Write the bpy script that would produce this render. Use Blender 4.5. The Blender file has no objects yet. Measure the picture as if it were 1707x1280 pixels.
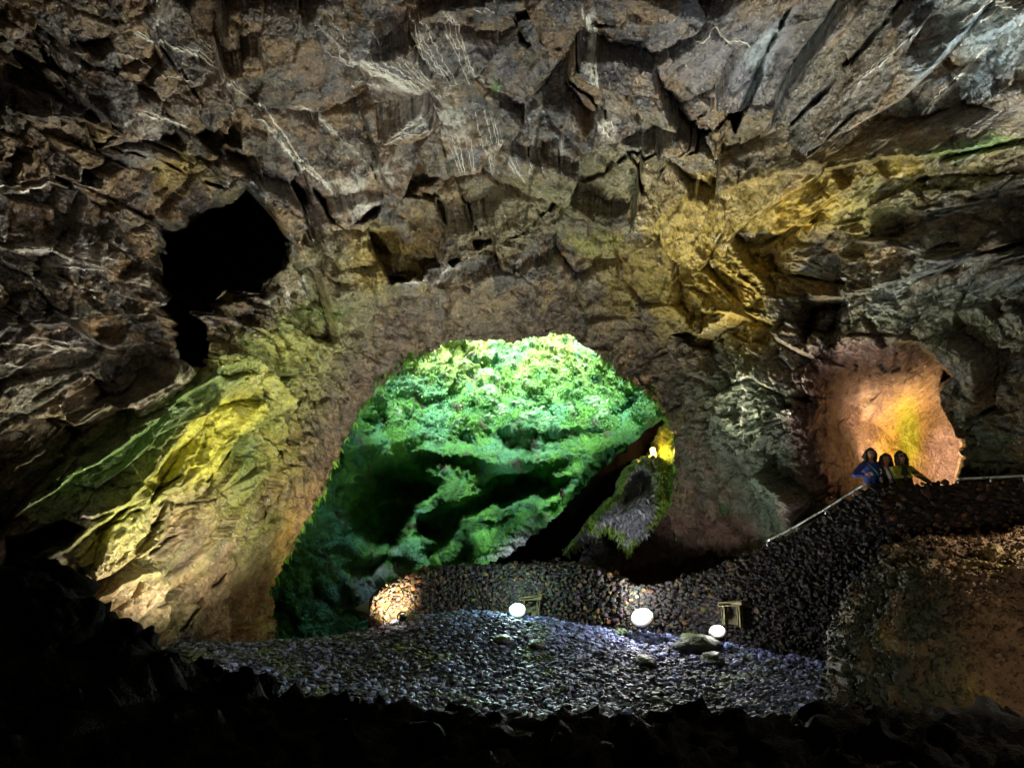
import bpy, math
import numpy as np
from mathutils import Vector, Matrix
R = math.radians
rng = np.random.default_rng(7)
SC = bpy.context.scene
COL = SC.collection

# ------------------------------------------------------------------ camera, sky, sun, exposure
F, CX, CY = 1000.0, 853.5, 640.0
CAM = np.array([0.0, 0.0, 3.0])
PITCH = math.atan(0.21)
cd = bpy.data.cameras.new('camera'); cam = bpy.data.objects.new('camera', cd); COL.objects.link(cam)
cam.location = CAM; cam.rotation_euler = (math.pi / 2 + PITCH, 0, 0)
cd.sensor_width = 36; cd.lens = 36 * F / 1707; cd.clip_start = .05; cd.clip_end = 500
SC.camera = cam
W = bpy.data.worlds.new('World'); SC.world = W; W.use_nodes = True
nt = W.node_tree; sky = nt.nodes.new('ShaderNodeTexSky'); sky.sky_type = 'NISHITA'; sky.sun_disc = False
SUN_EL, SUN_AZ = R(61), R(186)
sky.sun_elevation = SUN_EL; sky.sun_rotation = SUN_AZ
nt.links.new(sky.outputs[0], nt.nodes['Background'].inputs[0]); nt.nodes['Background'].inputs[1].default_value = .15
sd = bpy.data.lights.new('sun', 'SUN'); sd.energy = 5; sd.angle = R(40); sd.color = (1, .95, .86)
sun = bpy.data.objects.new('sun', sd); COL.objects.link(sun)
sv = Vector((math.sin(SUN_AZ) * math.cos(SUN_EL), math.cos(SUN_AZ) * math.cos(SUN_EL), math.sin(SUN_EL)))
sun.rotation_euler = sv.to_track_quat('Z', 'Y').to_euler(); sun.location = (0, 15, 30)
SC.view_settings.view_transform = 'Standard'; SC.view_settings.look = 'None'
SC.view_settings.exposure = 3.8; SC.view_settings.gamma = 1
SC.render.engine = 'CYCLES'
cy = SC.cycles
cy.use_denoising = True; cy.denoising_prefilter = 'ACCURATE'; cy.max_bounces = 4; cy.diffuse_bounces = 2; cy.glossy_bounces = 2
cy.sample_clamp_indirect = 3; cy.caustics_reflective = False; cy.caustics_refractive = False

_sp, _cp = math.sin(PITCH), math.cos(PITCH)
def rays(u, v):
    x = (np.asarray(u, float) - CX) / F; q = -(np.asarray(v, float) - CY) / F
    return np.stack([x, _cp - q * _sp, _sp + q * _cp], -1)
def at(u, v, t):
    return CAM + rays(u, v) * np.asarray(t, float)[..., None]

# ------------------------------------------------------------------ noise
_perm = np.random.default_rng(3).permutation(256); _perm = np.concatenate([_perm, _perm, _perm])
_g = np.random.default_rng(4).normal(size=(256, 3)); _g /= np.linalg.norm(_g, axis=1)[:, None]
_rv = np.random.default_rng(5).random((256, 8))
def _h(ix, iy, iz):
    return _perm[(_perm[(_perm[ix & 255] + iy) & 255] + iz) & 255]
def perlin(P):
    sh = P.shape[:-1]; P = P.reshape(-1, 3)
    I = np.floor(P).astype(np.int64); f = P - I; w = f * f * f * (f * (f * 6 - 15) + 10)
    out = np.zeros(len(P))
    for a in (0, 1):
        for b in (0, 1):
            for c in (0, 1):
                g = _g[_h(I[:, 0] + a, I[:, 1] + b, I[:, 2] + c)]
                d = g[:, 0] * (f[:, 0] - a) + g[:, 1] * (f[:, 1] - b) + g[:, 2] * (f[:, 2] - c)
                ww = (w[:, 0] if a else 1 - w[:, 0]) * (w[:, 1] if b else 1 - w[:, 1]) * (w[:, 2] if c else 1 - w[:, 2])
                out += d * ww
    return (out * 1.5).reshape(sh)
def fbm(P, o=4, g=.5, ridged=False):
    s = 0; a = 1; n = 0
    for k in range(o):
        v = perlin(P * 2 ** k + 17.3 * k)
        if ridged: v = 1 - 2 * np.abs(v)
        s = s + a * v; n += a; a *= g
    return s / n
def worley(P):
    """F1, F2, offset to nearest feature point, eight random numbers of the nearest cell"""
    sh = P.shape[:-1]; P = P.reshape(-1, 3)
    I = np.floor(P).astype(np.int64); f = P - I
    F1 = np.full(len(P), 9.0); F2 = F1.copy(); off = np.zeros((len(P), 3)); hid = np.zeros(len(P), np.int64)
    for a in (-1, 0, 1):
        for b in (-1, 0, 1):
            for c in (-1, 0, 1):
                h = _h(I[:, 0] + a, I[:, 1] + b, I[:, 2] + c)
                o = f - _rv[h, :3] - np.array([a, b, c])
                d = np.einsum('ij,ij->i', o, o)
                m = d < F1
                F2 = np.where(m, F1, np.minimum(F2, d)); F1 = np.where(m, d, F1)
                off[m] = o[m]; hid[m] = h[m]
    return np.sqrt(F1).reshape(sh), np.sqrt(F2).reshape(sh), off.reshape(sh + (3,)), _rv[hid].reshape(sh + (8,))
def facets(P, tilt=1.0, step=.5, crack=.35, cw=.12):
    F1, F2, o, r = worley(P)
    g = (r[..., 3:6] - .5) * 2
    d = step * (r[..., 6] - .5) + tilt * (g * o).sum(-1)
    c = np.clip(1 - (F2 - F1) / cw, 0, 1)
    return d - crack * c, r, c
def sm(x, a=0., b=1.):
    x = np.clip((x - a) / (b - a), 0, 1); return x * x * (3 - 2 * x)
def tps(pts, vals):
    pts = np.array(pts, float) / 500; n = len(pts)
    def k(a, b):
        d2 = ((a[:, None, :] - b[None]) ** 2).sum(-1); return .5 * d2 * np.log(d2 + 1e-9)
    K = k(pts, pts) + np.eye(n) * .003; Pm = np.c_[np.ones(n), pts]
    A = np.block([[K, Pm], [Pm.T, np.zeros((3, 3))]])
    w = np.linalg.solve(A, np.r_[vals, 0, 0, 0])
    def f(u, v):
        sh = np.shape(u); X = np.stack([np.ravel(u), np.ravel(v)], -1) / 500; out = np.empty(len(X))
        for i in range(0, len(X), 100000):
            x = X[i:i + 100000]; out[i:i + 100000] = k(x, pts) @ w[:n] + np.c_[np.ones(len(x)), x] @ w[n:]
        return out.reshape(sh)
    return f
def pdist(u, v, line, signed=False):
    """distance in photo pixels to a polyline, the side (+ left of travel / upper for left-to-right) and the run 0..1"""
    L = np.array(line, float); best = np.full(np.shape(u), 1e9); side = np.zeros(np.shape(u)); run = np.zeros(np.shape(u))
    ln = np.hypot(*(L[1:] - L[:-1]).T); cum = np.r_[0, np.cumsum(ln)]
    for i in range(len(L) - 1):
        a, b = L[i], L[i + 1]; e = b - a; l2 = e @ e + 1e-9
        h = np.clip(((u - a[0]) * e[0] + (v - a[1]) * e[1]) / l2, 0, 1)
        dx = u - a[0] - h * e[0]; dy = v - a[1] - h * e[1]; d = np.hypot(dx, dy); m = d < best
        best = np.where(m, d, best); side = np.where(m, np.sign(e[1] * dx - e[0] * dy), side)
        run = np.where(m, (cum[i] + h * ln[i]) / cum[-1], run)
    return (best, side, run) if signed else best
def inside(u, v, poly):
    P = np.array(poly, float); r = np.zeros(np.shape(u), bool); j = len(P) - 1
    for i in range(len(P)):
        c = ((P[i, 1] > v) != (P[j, 1] > v)) & (u < (P[j, 0] - P[i, 0]) * (v - P[i, 1]) / (P[j, 1] - P[i, 1] + 1e-12) + P[i, 0])
        r ^= c; j = i
    return r
def sdist(u, v, poly):
    d = pdist(u, v, list(poly) + [poly[0]]); return np.where(inside(u, v, poly), d, -d)

# ------------------------------------------------------------------ mesh helpers
def mesh_from(name, V, Fq, mat=None, col=None, smooth=True, parent=None):
    V = np.ascontiguousarray(V, np.float32); Fq = np.ascontiguousarray(Fq, np.int32)
    me = bpy.data.meshes.new(name); n = len(Fq); k = Fq.shape[1]
    me.vertices.add(len(V)); me.vertices.foreach_set('co', V.ravel())
    me.loops.add(n * k); me.loops.foreach_set('vertex_index', Fq.ravel())
    me.polygons.add(n); me.polygons.foreach_set('loop_start', np.arange(n, dtype=np.int32) * k)
    me.polygons.foreach_set('use_smooth', np.full(n, smooth))
    me.update(calc_edges=True)
    if col is not None:
        a = me.color_attributes.new('pigment', 'FLOAT_COLOR', 'POINT')
        a.data.foreach_set('color', np.c_[col, np.ones(len(V))].astype(np.float32).ravel())
    if mat: me.materials.append(mat)
    o = bpy.data.objects.new(name, me); COL.objects.link(o)
    if parent: o.parent = parent
    return o
def grid_faces(nr, nc, keep=None):
    i = np.arange(nr * nc).reshape(nr, nc)
    q = np.stack([i[:-1, :-1], i[1:, :-1], i[1:, 1:], i[:-1, 1:]], -1).reshape(-1, 4)
    return q if keep is None else q[keep.ravel()]
def compact(V, Fq, *extra):
    u, inv = np.unique(Fq, return_inverse=True)
    return (V[u], inv.reshape(Fq.shape)) + tuple(e[u] for e in extra)
class MB:
    def __init__(s): s.v = []; s.f = []; s.n = 0
    def add(s, V, Fc):
        s.v.append(np.asarray(V, float)); s.f += [[i + s.n for i in f] for f in Fc]; s.n += len(V); return s
    def box(s, c, d, rot=None, bev=.12):
        d = np.array(d) / 2.; b = min(d) * bev * 2
        V = []; # bevelled box: three inset copies of each corner
        sg = [(x, y, z) for x in (-1, 1) for y in (-1, 1) for z in (-1, 1)]
        for q in sg:
            q = np.array(q)
            for ax in range(3):
                p = d - b; p[ax] = d[ax]; V.append(q * p)
        V = np.array(V); idx = {q: 3 * i for i, q in enumerate(sg)}; Fc = []
        for ax in range(3):
            a, b2 = (ax + 1) % 3, (ax + 2) % 3
            for sgn in (-1, 1):
                ring = []
                for (p, q) in ((-1, -1), (1, -1), (1, 1), (-1, 1)):
                    k = [0, 0, 0]; k[ax] = sgn; k[a] = p; k[b2] = q; ring.append(idx[tuple(k)] + ax)
                Fc.append(ring if sgn > 0 else ring[::-1])
        for ax in range(3):
            a, b2 = (ax + 1) % 3, (ax + 2) % 3
            for p in (-1, 1):
                for q in (-1, 1):
                    k0 = [0, 0, 0]; k0[ax] = -1; k0[a] = p; k0[b2] = q; k1 = list(k0); k1[ax] = 1
                    i, j = idx[tuple(k0)], idx[tuple(k1)]
                    r = [i + a, j + a, j + b2, i + b2]; Fc.append(r if p * q > 0 else r[::-1])
        for q in sg:
            i = idx[q]; Fc.append([i, i + 1, i + 2] if q[0] * q[1] * q[2] > 0 else [i + 2, i + 1, i])
        if rot is not None: V = V @ np.array(rot).T
        return s.add(V + np.array(c), Fc)
    def tube(s, pts, r, n=8, cap=True):
        pts = np.array(pts, float); m = len(pts); r = np.broadcast_to(r, m); V = []
        up = np.array([.13, .2, 1.0])
        for i in range(m):
            d = pts[min(i + 1, m - 1)] - pts[max(i - 1, 0)]; d /= np.linalg.norm(d) + 1e-9
            a = np.cross(d, up); a /= np.linalg.norm(a) + 1e-9; b = np.cross(d, a)
            th = np.arange(n) * 2 * np.pi / n
            V.append(pts[i] + r[i] * (np.cos(th)[:, None] * a + np.sin(th)[:, None] * b))
        Fc = [[i * n + k, (i + 1) * n + k, (i + 1) * n + (k + 1) % n, i * n + (k + 1) % n] for i in range(m - 1) for k in range(n)]
        if cap: Fc += [list(range(n)), list(range((m - 1) * n, m * n))[::-1]]
        return s.add(np.concatenate(V), Fc)
    def build(s, name, mat, parent=None, smooth=True):
        me = bpy.data.meshes.new(name); me.from_pydata(np.concatenate(s.v).tolist(), [], s.f); me.update()
        if smooth: me.polygons.foreach_set('use_smooth', np.ones(len(me.polygons), bool))
        if mat: me.materials.append(mat)
        o = bpy.data.objects.new(name, me); COL.objects.link(o)
        if parent: o.parent = parent
        return o
def tag(o, label=None, cat=None, group=None, kind=None):
    if label: o['label'] = label
    if cat: o['category'] = cat
    if group: o['group'] = group
    if kind: o['kind'] = kind
    return o
def empty(name, loc, rz=0):
    o = bpy.data.objects.new(name, None); COL.objects.link(o); o.location = loc; o.rotation_euler = (0, 0, rz); o.empty_display_size = .1
    return o
def copy_tree(o, parent=None):
    c = o.copy(); COL.objects.link(c); c.parent = parent
    for ch in list(o.children): copy_tree(ch, c)
    return c

# icosphere bases
def ico(sub):
    import bmesh
    bm = bmesh.new(); bmesh.ops.create_icosphere(bm, subdivisions=sub, radius=1)
    V = np.array([v.co[:] for v in bm.verts]); Fc = np.array([[v.index for v in f.verts] for f in bm.faces]); bm.free()
    return V, Fc
ICO1, ICO2, ICO3, ICO5 = ico(1), ico(2), ico(3), ico(5)
def rot_rand(n, g=rng):
    q = g.normal(size=(n, 4)); q /= np.linalg.norm(q, axis=1)[:, None]; w, x, y, z = q.T
    return np.stack([1 - 2 * (y * y + z * z), 2 * (x * y - z * w), 2 * (x * z + y * w), 2 * (x * y + z * w), 1 - 2 * (x * x + z * z), 2 * (y * z - x * w),
                     2 * (x * z - y * w), 2 * (y * z + x * w), 1 - 2 * (x * x + y * y)], -1).reshape(n, 3, 3)
def stones(C, S, base, seed, col=None, squash=None, Rm=None):
    """many angular stones in one mesh: centres C, sizes S"""
    g = np.random.default_rng(seed); B, Fb = base; n = len(C); nv = len(B)
    var = []
    for k in range(24):
        X = B * (g.random(3) * .5 + .75)
        for _ in range(13):                      # chip flat faces off
            d = g.normal(size=3); d /= np.linalg.norm(d); h = g.random() * .3 + .45
            e = X @ d - h; X = X - np.maximum(e, 0)[:, None] * d
        var.append(X)
    var = np.array(var); k = g.integers(0, 24, n)
    Rr = rot_rand(n, g) if Rm is None else Rm
    V = np.einsum('nij,nvj->nvi', Rr, var[k]) * np.asarray(S)[:, None, None]
    if squash is not None: V = V * squash
    V = V + C[:, None, :]
    Fq = (Fb[None] + (np.arange(n) * nv)[:, None, None]).reshape(-1, 3)
    cc = None if col is None else np.repeat(col, nv, axis=0)
    return V.reshape(-1, 3), Fq, cc

# ------------------------------------------------------------------ materials
def material(name, base=(.1, .1, .1), pigment=False, rough=.55, spec=.5, var=.5, scales=(4, 22), bump=.35, bump2=None, stretch=(1, 1, 1), metal=0, sheen=0, coat=0):
    m = bpy.data.materials.new(name); m.use_nodes = True; n = m.node_tree.nodes; L = m.node_tree.links; b = n['Principled BSDF']
    tc = n.new('ShaderNodeTexCoord'); mp = n.new('ShaderNodeMapping'); L.new(tc.outputs['Object'], mp.inputs[0]); mp.inputs['Scale'].default_value = stretch
    def noise(s, d=6):
        x = n.new('ShaderNodeTexNoise'); x.inputs['Scale'].default_value = s; x.inputs['Detail'].default_value = d; x.inputs['Roughness'].default_value = .62
        L.new(mp.outputs[0], x.inputs['Vector']); return x
    n1, n2 = noise(scales[0]), noise(scales[1])
    mr = n.new('ShaderNodeMapRange'); mr.inputs[1].default_value = .3; mr.inputs[2].default_value = .7; mr.inputs[3].default_value = 1 - var; mr.inputs[4].default_value = 1 + var
    mixn = n.new('ShaderNodeMath'); mixn.operation = 'ADD'; L.new(n1.outputs[0], mixn.inputs[0]); L.new(n2.outputs[0], mixn.inputs[1])
    hf = n.new('ShaderNodeMath'); hf.operation = 'MULTIPLY'; hf.inputs[1].default_value = .5; L.new(mixn.outputs[0], hf.inputs[0]); L.new(hf.outputs[0], mr.inputs[0])
    mul = n.new('ShaderNodeVectorMath'); mul.operation = 'SCALE'; L.new(mr.outputs[0], mul.inputs['Scale'])
    if pigment:
        at_ = n.new('ShaderNodeAttribute'); at_.attribute_name = 'pigment'; L.new(at_.outputs['Color'], mul.inputs[0])
    else:
        mul.inputs[0].default_value = base
    L.new(mul.outputs[0], b.inputs['Base Color'])
    rr = n.new('ShaderNodeMapRange'); rr.inputs[1].default_value = .3; rr.inputs[2].default_value = .7; rr.inputs[3].default_value = max(rough - .18, .05); rr.inputs[4].default_value = min(rough + .2, 1)
    L.new(n1.outputs[0], rr.inputs[0]); L.new(rr.outputs[0], b.inputs['Roughness'])
    b.inputs['Specular IOR Level'].default_value = spec; b.inputs['Metallic'].default_value = metal
    if sheen: b.inputs['Sheen Weight'].default_value = sheen
    if coat: b.inputs['Coat Weight'].default_value = coat; b.inputs['Coat Roughness'].default_value = .2
    if bump:
        bp = n.new('ShaderNodeBump'); bp.inputs['Strength'].default_value = 1.0; bp.inputs['Distance'].default_value = bump / scales[1]
        L.new(n2.outputs[0], bp.inputs['Height']); last = bp
        bq = n.new('ShaderNodeBump'); bq.inputs['Strength'].default_value = 1.0; bq.inputs['Distance'].default_value = bump * .5 / scales[0]
        L.new(n1.outputs[0], bq.inputs['Height']); L.new(bp.outputs[0], bq.inputs['Normal']); L.new(bq.outputs[0], b.inputs['Normal'])
    return m
def glow(name, colr, strength, rad=.1):
    m = bpy.data.materials.new(name); m.use_nodes = True; n = m.node_tree.nodes; b = n['Principled BSDF']
    b.inputs['Base Color'].default_value = (*colr, 1); b.inputs['Emission Color'].default_value = (*colr, 1); b.inputs['Emission Strength'].default_value = strength
    tc = n.new('ShaderNodeTexCoord'); ln = n.new('ShaderNodeVectorMath'); ln.operation = 'LENGTH'; mu = n.new('ShaderNodeVectorMath'); mu.operation = 'MULTIPLY'; mu.inputs[1].default_value = (1 / rad, 0, 1 / rad)
    mr = n.new('ShaderNodeMapRange'); mr.inputs[1].default_value = 0; mr.inputs[2].default_value = 1.0; mr.inputs[3].default_value = 1; mr.inputs[4].default_value = 0
    pw = n.new('ShaderNodeMath'); pw.operation = 'POWER'; pw.inputs[1].default_value = 3.2; ms = n.new('ShaderNodeMath'); ms.operation = 'MULTIPLY'; ms.inputs[1].default_value = strength * 2.5
    L = m.node_tree.links; L.new(tc.outputs['Object'], mu.inputs[0]); L.new(mu.outputs[0], ln.inputs[0]); L.new(ln.outputs['Value'], mr.inputs[0]); L.new(mr.outputs[0], pw.inputs[0]); L.new(pw.outputs[0], ms.inputs[0]); L.new(ms.outputs[0], b.inputs['Emission Strength'])
    return m
M = dict(
    rock=material('cave_rock', pigment=True, rough=.27, spec=.75, var=.7, scales=(2.2, 10), bump=.9),
    moss=material('wet_moss', pigment=True, rough=.75, spec=.3, var=.6, scales=(3, 14), bump=1.2),
    leaf=material('moss_leaf', pigment=True, rough=.55, spec=.4, var=.3, scales=(2, 30), bump=0),
    gravel=material('wet_gravel', pigment=True, rough=.55, spec=.45, var=.5, scales=(4, 30), bump=.4),
    floor=material('cave_floor', pigment=True, rough=.9, spec=.04, var=.6, scales=(4, 30), bump=1.0),
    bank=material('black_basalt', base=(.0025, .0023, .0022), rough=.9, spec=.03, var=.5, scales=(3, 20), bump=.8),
    wall=material('dry_stone', pigment=True, rough=.6, spec=.2, var=.5, scales=(6, 45), bump=.6),
    mortar=material('wall_core', base=(.02, .02, .021), rough=.9, spec=.2),
    crust=material('mineral_crust', base=(.62, .58, .5), rough=.6, var=.4, scales=(5, 40), bump=.3),
    steel=material('galvanised_steel', base=(.5, .52, .55), rough=.32, metal=.9, var=.15, scales=(8, 60), bump=.05),
    black=material('black_paint', base=(.02, .02, .02), rough=.45, var=.2, scales=(8, 50), bump=.05),
    plaster=material('pale_stone', base=(.13, .115, .045), rough=.7, var=.3, scales=(8, 40), bump=.3),
)

# ------------------------------------------------------------------ the cave shell, as depth along the lens axis at photo positions
shell_pts = [
 (300,1080,12.5),(450,1070,15.2),(470,1000,16.2),(560,780,17.6),(640,640,18.2),(760,580,18.6),(900,560,18.8),(1010,590,18.5),(1110,680,17.8),(1125,780,17.4),(1200,900,17.2),(1270,860,15.6),(1200,1000,16.8),
 (1230,650,15.2),(1290,760,14.6),(1340,700,13.7),(1340,850,13.9),(1400,850,13.2),(1450,700,12.9),(1620,700,11.4),(1620,850,11.3),(1707,700,10.5),(1707,900,10.3),(2000,700,8),(2000,1000,8),
 (1700,450,9.6),(1500,450,11.6),(1350,450,14.2),(1150,450,16.5),(1700,200,8.8),(1700,0,7.6),(1400,200,11.5),(1400,0,9.2),(1250,320,14.2),
 (850,480,17.6),(850,400,16.6),(850,200,12.8),(850,0,10),(850,-300,7.5),(600,400,15.4),(600,200,12.6),(600,0,9.9),(1100,200,12.6),(1100,0,9.8),(1100,340,15.2),
 (0,0,8.2),(0,300,9.2),(0,600,10.2),(0,880,10.4),(300,600,13),(300,300,11.8),(300,100,10.3),(150,450,10.9),(500,520,15.8),(450,380,14),(450,650,15.2),(200,900,11.6),(200,750,12.2),(380,720,14.3),(400,900,14.4),(100,1050,10.4),
 (-600,600,6.5),(-600,0,6),(-600,1200,6.5),(-300,300,7.8),(-300,900,8.3),(2400,600,6.5),(2400,0,6),(2400,1200,6.5),(2000,300,7.6),(850,-900,5),(0,-400,6.2),(1707,-400,6),(-600,-800,4.5),(2400,-800,4.5),
 (0,1300,9.5),(450,1300,13.5),(1200,1300,14),(1707,1300,9.6)]
shell_t = tps([p[:2] for p in shell_pts], np.array([p[2] for p in shell_pts]))
ARCH = [(452,1120),(455,1062),(448,1000),(446,960),(470,930),(492,905),(508,870),(528,840),(548,812),(556,780),(566,750),(584,715),(604,682),(630,648),(655,625),(690,600),(722,592),(742,575),(772,566),(800,570),(826,568),(850,574),(880,562),(912,558),(945,562),(968,574),(995,585),(1015,606),(1035,626),(1062,645),(1088,665),(1104,682),(1112,700),(1122,725),(1127,760),(1120,800),(1112,850),(1120,880),(1150,905),(1190,920),(1230,930),(1262,960),(1270,1000),(1270,1120)]
def jag(poly, step, amp, seed):
    P = np.array(poly, float); out = []
    g = np.random.default_rng(seed)
    for i in range(len(P)):
        a, b = P[i], P[(i + 1) % len(P)]; n = max(1, int(np.hypot(*(b - a)) / step))
        for k in range(n): out.append(a + (b - a) * k / n)
    out = np.array(out); n = len(out)
    w = np.repeat(g.normal(size=(n // 4 + 1, 2)), 4, axis=0)[:n] * .7 + g.normal(size=(n, 2)) * .4
    return out + w * amp
ARCHJ = jag(ARCH, 5, 3.2, 21)

uu = np.unique(np.r_[np.linspace(-1100, -30, 90), np.arange(-30, 1740, 1.6), np.linspace(1740, 2800, 90)])
vv = np.unique(np.r_[np.linspace(-1100, -30, 90), np.arange(-30, 1110, 1.6), np.linspace(1110, 1350, 20)])
U, Vv = np.meshgrid(uu, vv)
T0 = shell_t(U, Vv)
P0 = at(U, Vv, T0)
gu = np.gradient(P0, axis=1); gv = np.gradient(P0, axis=0)
N0 = np.cross(gu, gv); N0 /= np.linalg.norm(N0, axis=-1)[..., None] + 1e-12
if (N0[300, 500] @ (CAM - P0[300, 500])) < 0: N0 = -N0
# hand-built relief, in metres away from the viewer
wob = np.stack([U / 60, Vv / 60, U * 0 + 3.3], -1)
Uw = U + 9 * fbm(wob, 3); Vw = Vv + 9 * fbm(wob + 40, 3)
crk_n = fbm(np.stack([U / 38, Vv / 38, U * 0 + 71], -1), 3)
feat = np.zeros_like(U)
def hole(poly, depth, soft=5, jit=True):
    global feat
    d = sdist(Uw if jit else U, Vw if jit else Vv, poly)
    if depth < 2:   # shallow recesses: slope in from one side
        xs_ = [p[0] for p in poly]; ys_ = [p[1] for p in poly]; sl = sm((U - min(xs_)) / (max(xs_) - min(xs_)) * .6 + (Vv - min(ys_)) / (max(ys_) - min(ys_)) * .4, .0, 1.); depth = depth * (.25 + .6 * (1 - sl))
    feat = feat + depth * sm(d, -soft * .4, soft)
    return d
def crack(line, width, depth):
    global feat
    d, s, r = pdist(Uw, Vw, line, True); w = width * (.45 + .55 * np.sin(np.pi * np.clip(r, .02, .98)))
    feat = feat + depth * .6 * np.clip(1 - d / w, 0, 1) * sm(crk_n, -.25, .15)
def ledge(line, amp, reach, both=0):
    """rock above the line stands out towards the viewer, dying away over reach"""
    global feat
    d, s, r = pdist(Uw, Vw, line, True); e = sm(np.minimum(r, 1 - r), 0, .1)
    feat = feat - amp * e * np.exp(-d / reach) * sm(s * d, -2.5, 2.5)
BIGHOLE = [(268,430),(290,395),(330,362),(345,345),(375,335),(402,308),(425,330),(447,355),(467,390),(467,420),(452,460),(432,490),(385,488),(370,505),(340,520),(305,532),(295,520),(280,505),(262,490),(256,460)]
SMALLHOLE = [(305,540),(320,527),(335,530),(350,545),(356,560),(346,610),(320,613),(294,606),(303,575)]
hole([(244,425),(285,380),(340,338),(402,294),(440,330),(482,392),(470,440),(440,490),(380,480),(300,520),(250,490)], 1.3, 16); hole([(262,440),(285,390),(345,342),(400,300),(430,322),(476,392),(474,428),(436,497),(372,512),(340,528),(300,540),(252,470)], 1.2, 6, False); hole(BIGHOLE, 8, 5, False); feat += -5.6 * sm(sdist(Uw, Vw, [(262,490),(285,470),(330,500),(400,478),(436,440),(462,440),(450,500),(380,520),(300,545)]), -4, 10) * np.where(inside(Uw, Vw, BIGHOLE), 1, 0); hole(SMALLHOLE, 3.5, 4)
hole([(590,362),(615,335),(650,318),(690,292),(716,300),(736,322),(660,345)], 1.1, 5)
hole([(612,402),(665,385),(740,348),(752,380),(768,432),(700,452),(648,470)], 1.2, 5)
hole([(1118,558),(1150,552),(1176,560),(1182,586),(1150,576)], 1.4, 4)
hole([(1340,505),(1372,496),(1402,505),(1392,552),(1342,572)], 1.4, 14)
hole([(0,905),(60,890),(100,878),(132,893),(92,930),(40,940),(0,945)], 1.2, 6)
hole([(110,310),(140,270),(176,222),(192,228),(160,280),(130,322)], 1.0, 5)
hole([(1212,206),(1226,238),(1240,196),(1268,136),(1278,98),(1256,128),(1236,168)], 1.4, 3)
hole([(0,95),(30,85),(110,140),(180,205),(165,215),(90,165),(0,130)], .7, 12)
hole([(340,205),(400,205),(405,245),(370,262),(330,235)], 1.0, 8)
hole([(905,60),(960,60),(968,110),(930,120),(900,100)], .9, 8)
hole([(855,22),(900,18),(905,50),(860,58)], .8, 6)
hole([(1420,608),(1428,602),(1432,612)], .3, 2)
hole([(292,540),(325,522),(352,545),(350,612),(300,618)], 1.0, 14)
hole([(490,318),(515,330),(530,360),(515,365),(495,340)], .8, 4)
crack([(788,406),(850,392),(909,366),(955,345),(1000,319),(1030,285),(1045,262),(1067,259),(1107,245)], 5, .7)
crack([(1045,262),(1065,280),(1080,305),(1098,332)], 7, .8)
crack([(1215,215),(1180,232),(1140,255),(1105,275)], 5, .6)
crack([(1278,100),(1290,75),(1318,25),(1330,-10)], 6, .6)
crack([(1500,10),(1450,60),(1425,85),(1380,125),(1330,165)], 6, .6)
crack([(1480,130),(1440,160),(1395,190),(1350,225)], 4, .5)
crack([(1180,200),(1100,285)], 3, .3)
crack([(1330,180),(1300,205),(1270,195)], 3, .3)
crack([(905,395),(890,330),(880,250)], 2.6, .3); crack([(935,280),(930,215),(940,160)], 2.6, .3)
crack([(800,390),(770,330),(748,270),(735,230)], 4, .5); crack([(735,345),(640,330),(615,270)], 4, .4)
crack([(850,30),(870,95),(930,140),(985,170),(1010,200)], 5, .6)
crack([(60,40),(80,90),(95,150)], 5, .5); crack([(250,60),(300,110),(330,170)], 4, .5); crack([(190,250),(260,260),(330,300),(400,312)], 4, .5)
crack([(480,240),(500,290),(540,340),(575,375)], 4, .5)
crack([(430,690),(402,755),(352,800)], 4, .5); crack([(475,800),(446,860),(432,925)], 4, .5); crack([(385,955),(345,1000),(305,1050)], 4, .5); crack([(525,640),(486,700),(472,765)], 4, .4); crack([(240,878),(300,842),(372,832)], 4, .4); crack([(150,900),(230,850),(280,800)], 4, .4); crack([(258,953),(270,925),(300,895),(335,880)], 4, .3); crack([(362,1055),(372,1045)], 4, .3); crack([(400,1060),(425,1040),(440,1030),(465,1035)], 5, .35)
ledge([(445,500),(520,490),(640,475),(700,462),(790,428),(900,395),(1030,375),(1110,345),(1180,325),(1300,290),(1400,275),(1500,265),(1600,255),(1707,235)], .75, 70)
ledge([(0,880),(110,800),(230,720),(330,650),(450,560)], .5, 40); ledge([(0,800),(120,720),(280,610)], .4, 40)
ledge([(60,960),(190,860),(280,760),(370,660)], .5, 60); ledge([(160,1010),(200,975),(255,952)], .7, 30)
ledge([(0,560),(120,545),(180,580)], .5, 40); ledge([(0,440),(90,425),(150,440),(230,430)], .4, 40)
ledge([(0,345),(75,340),(150,308)], .5, 30); ledge([(0,180),(110,200),(180,215)], .4, 30)
ledge([(400,150),(470,240),(560,335)], .35, 30); ledge([(560,335),(640,270),(745,185)], .5, 60)
ledge([(900,210),(890,300),(870,390)], .2, 30); ledge([(985,60),(1000,150),(1010,200)], .4, 35)
ledge([(1290,385),(1340,400),(1370,350),(1430,300)], .5, 40); ledge([(1330,520),(1450,480),(1600,440),(1707,430)], .7, 50)
ledge([(1130,470),(1180,520),(1240,530)], .4, 30); ledge([(1480,20),(1560,110),(1707,40)], .4, 50)
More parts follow.
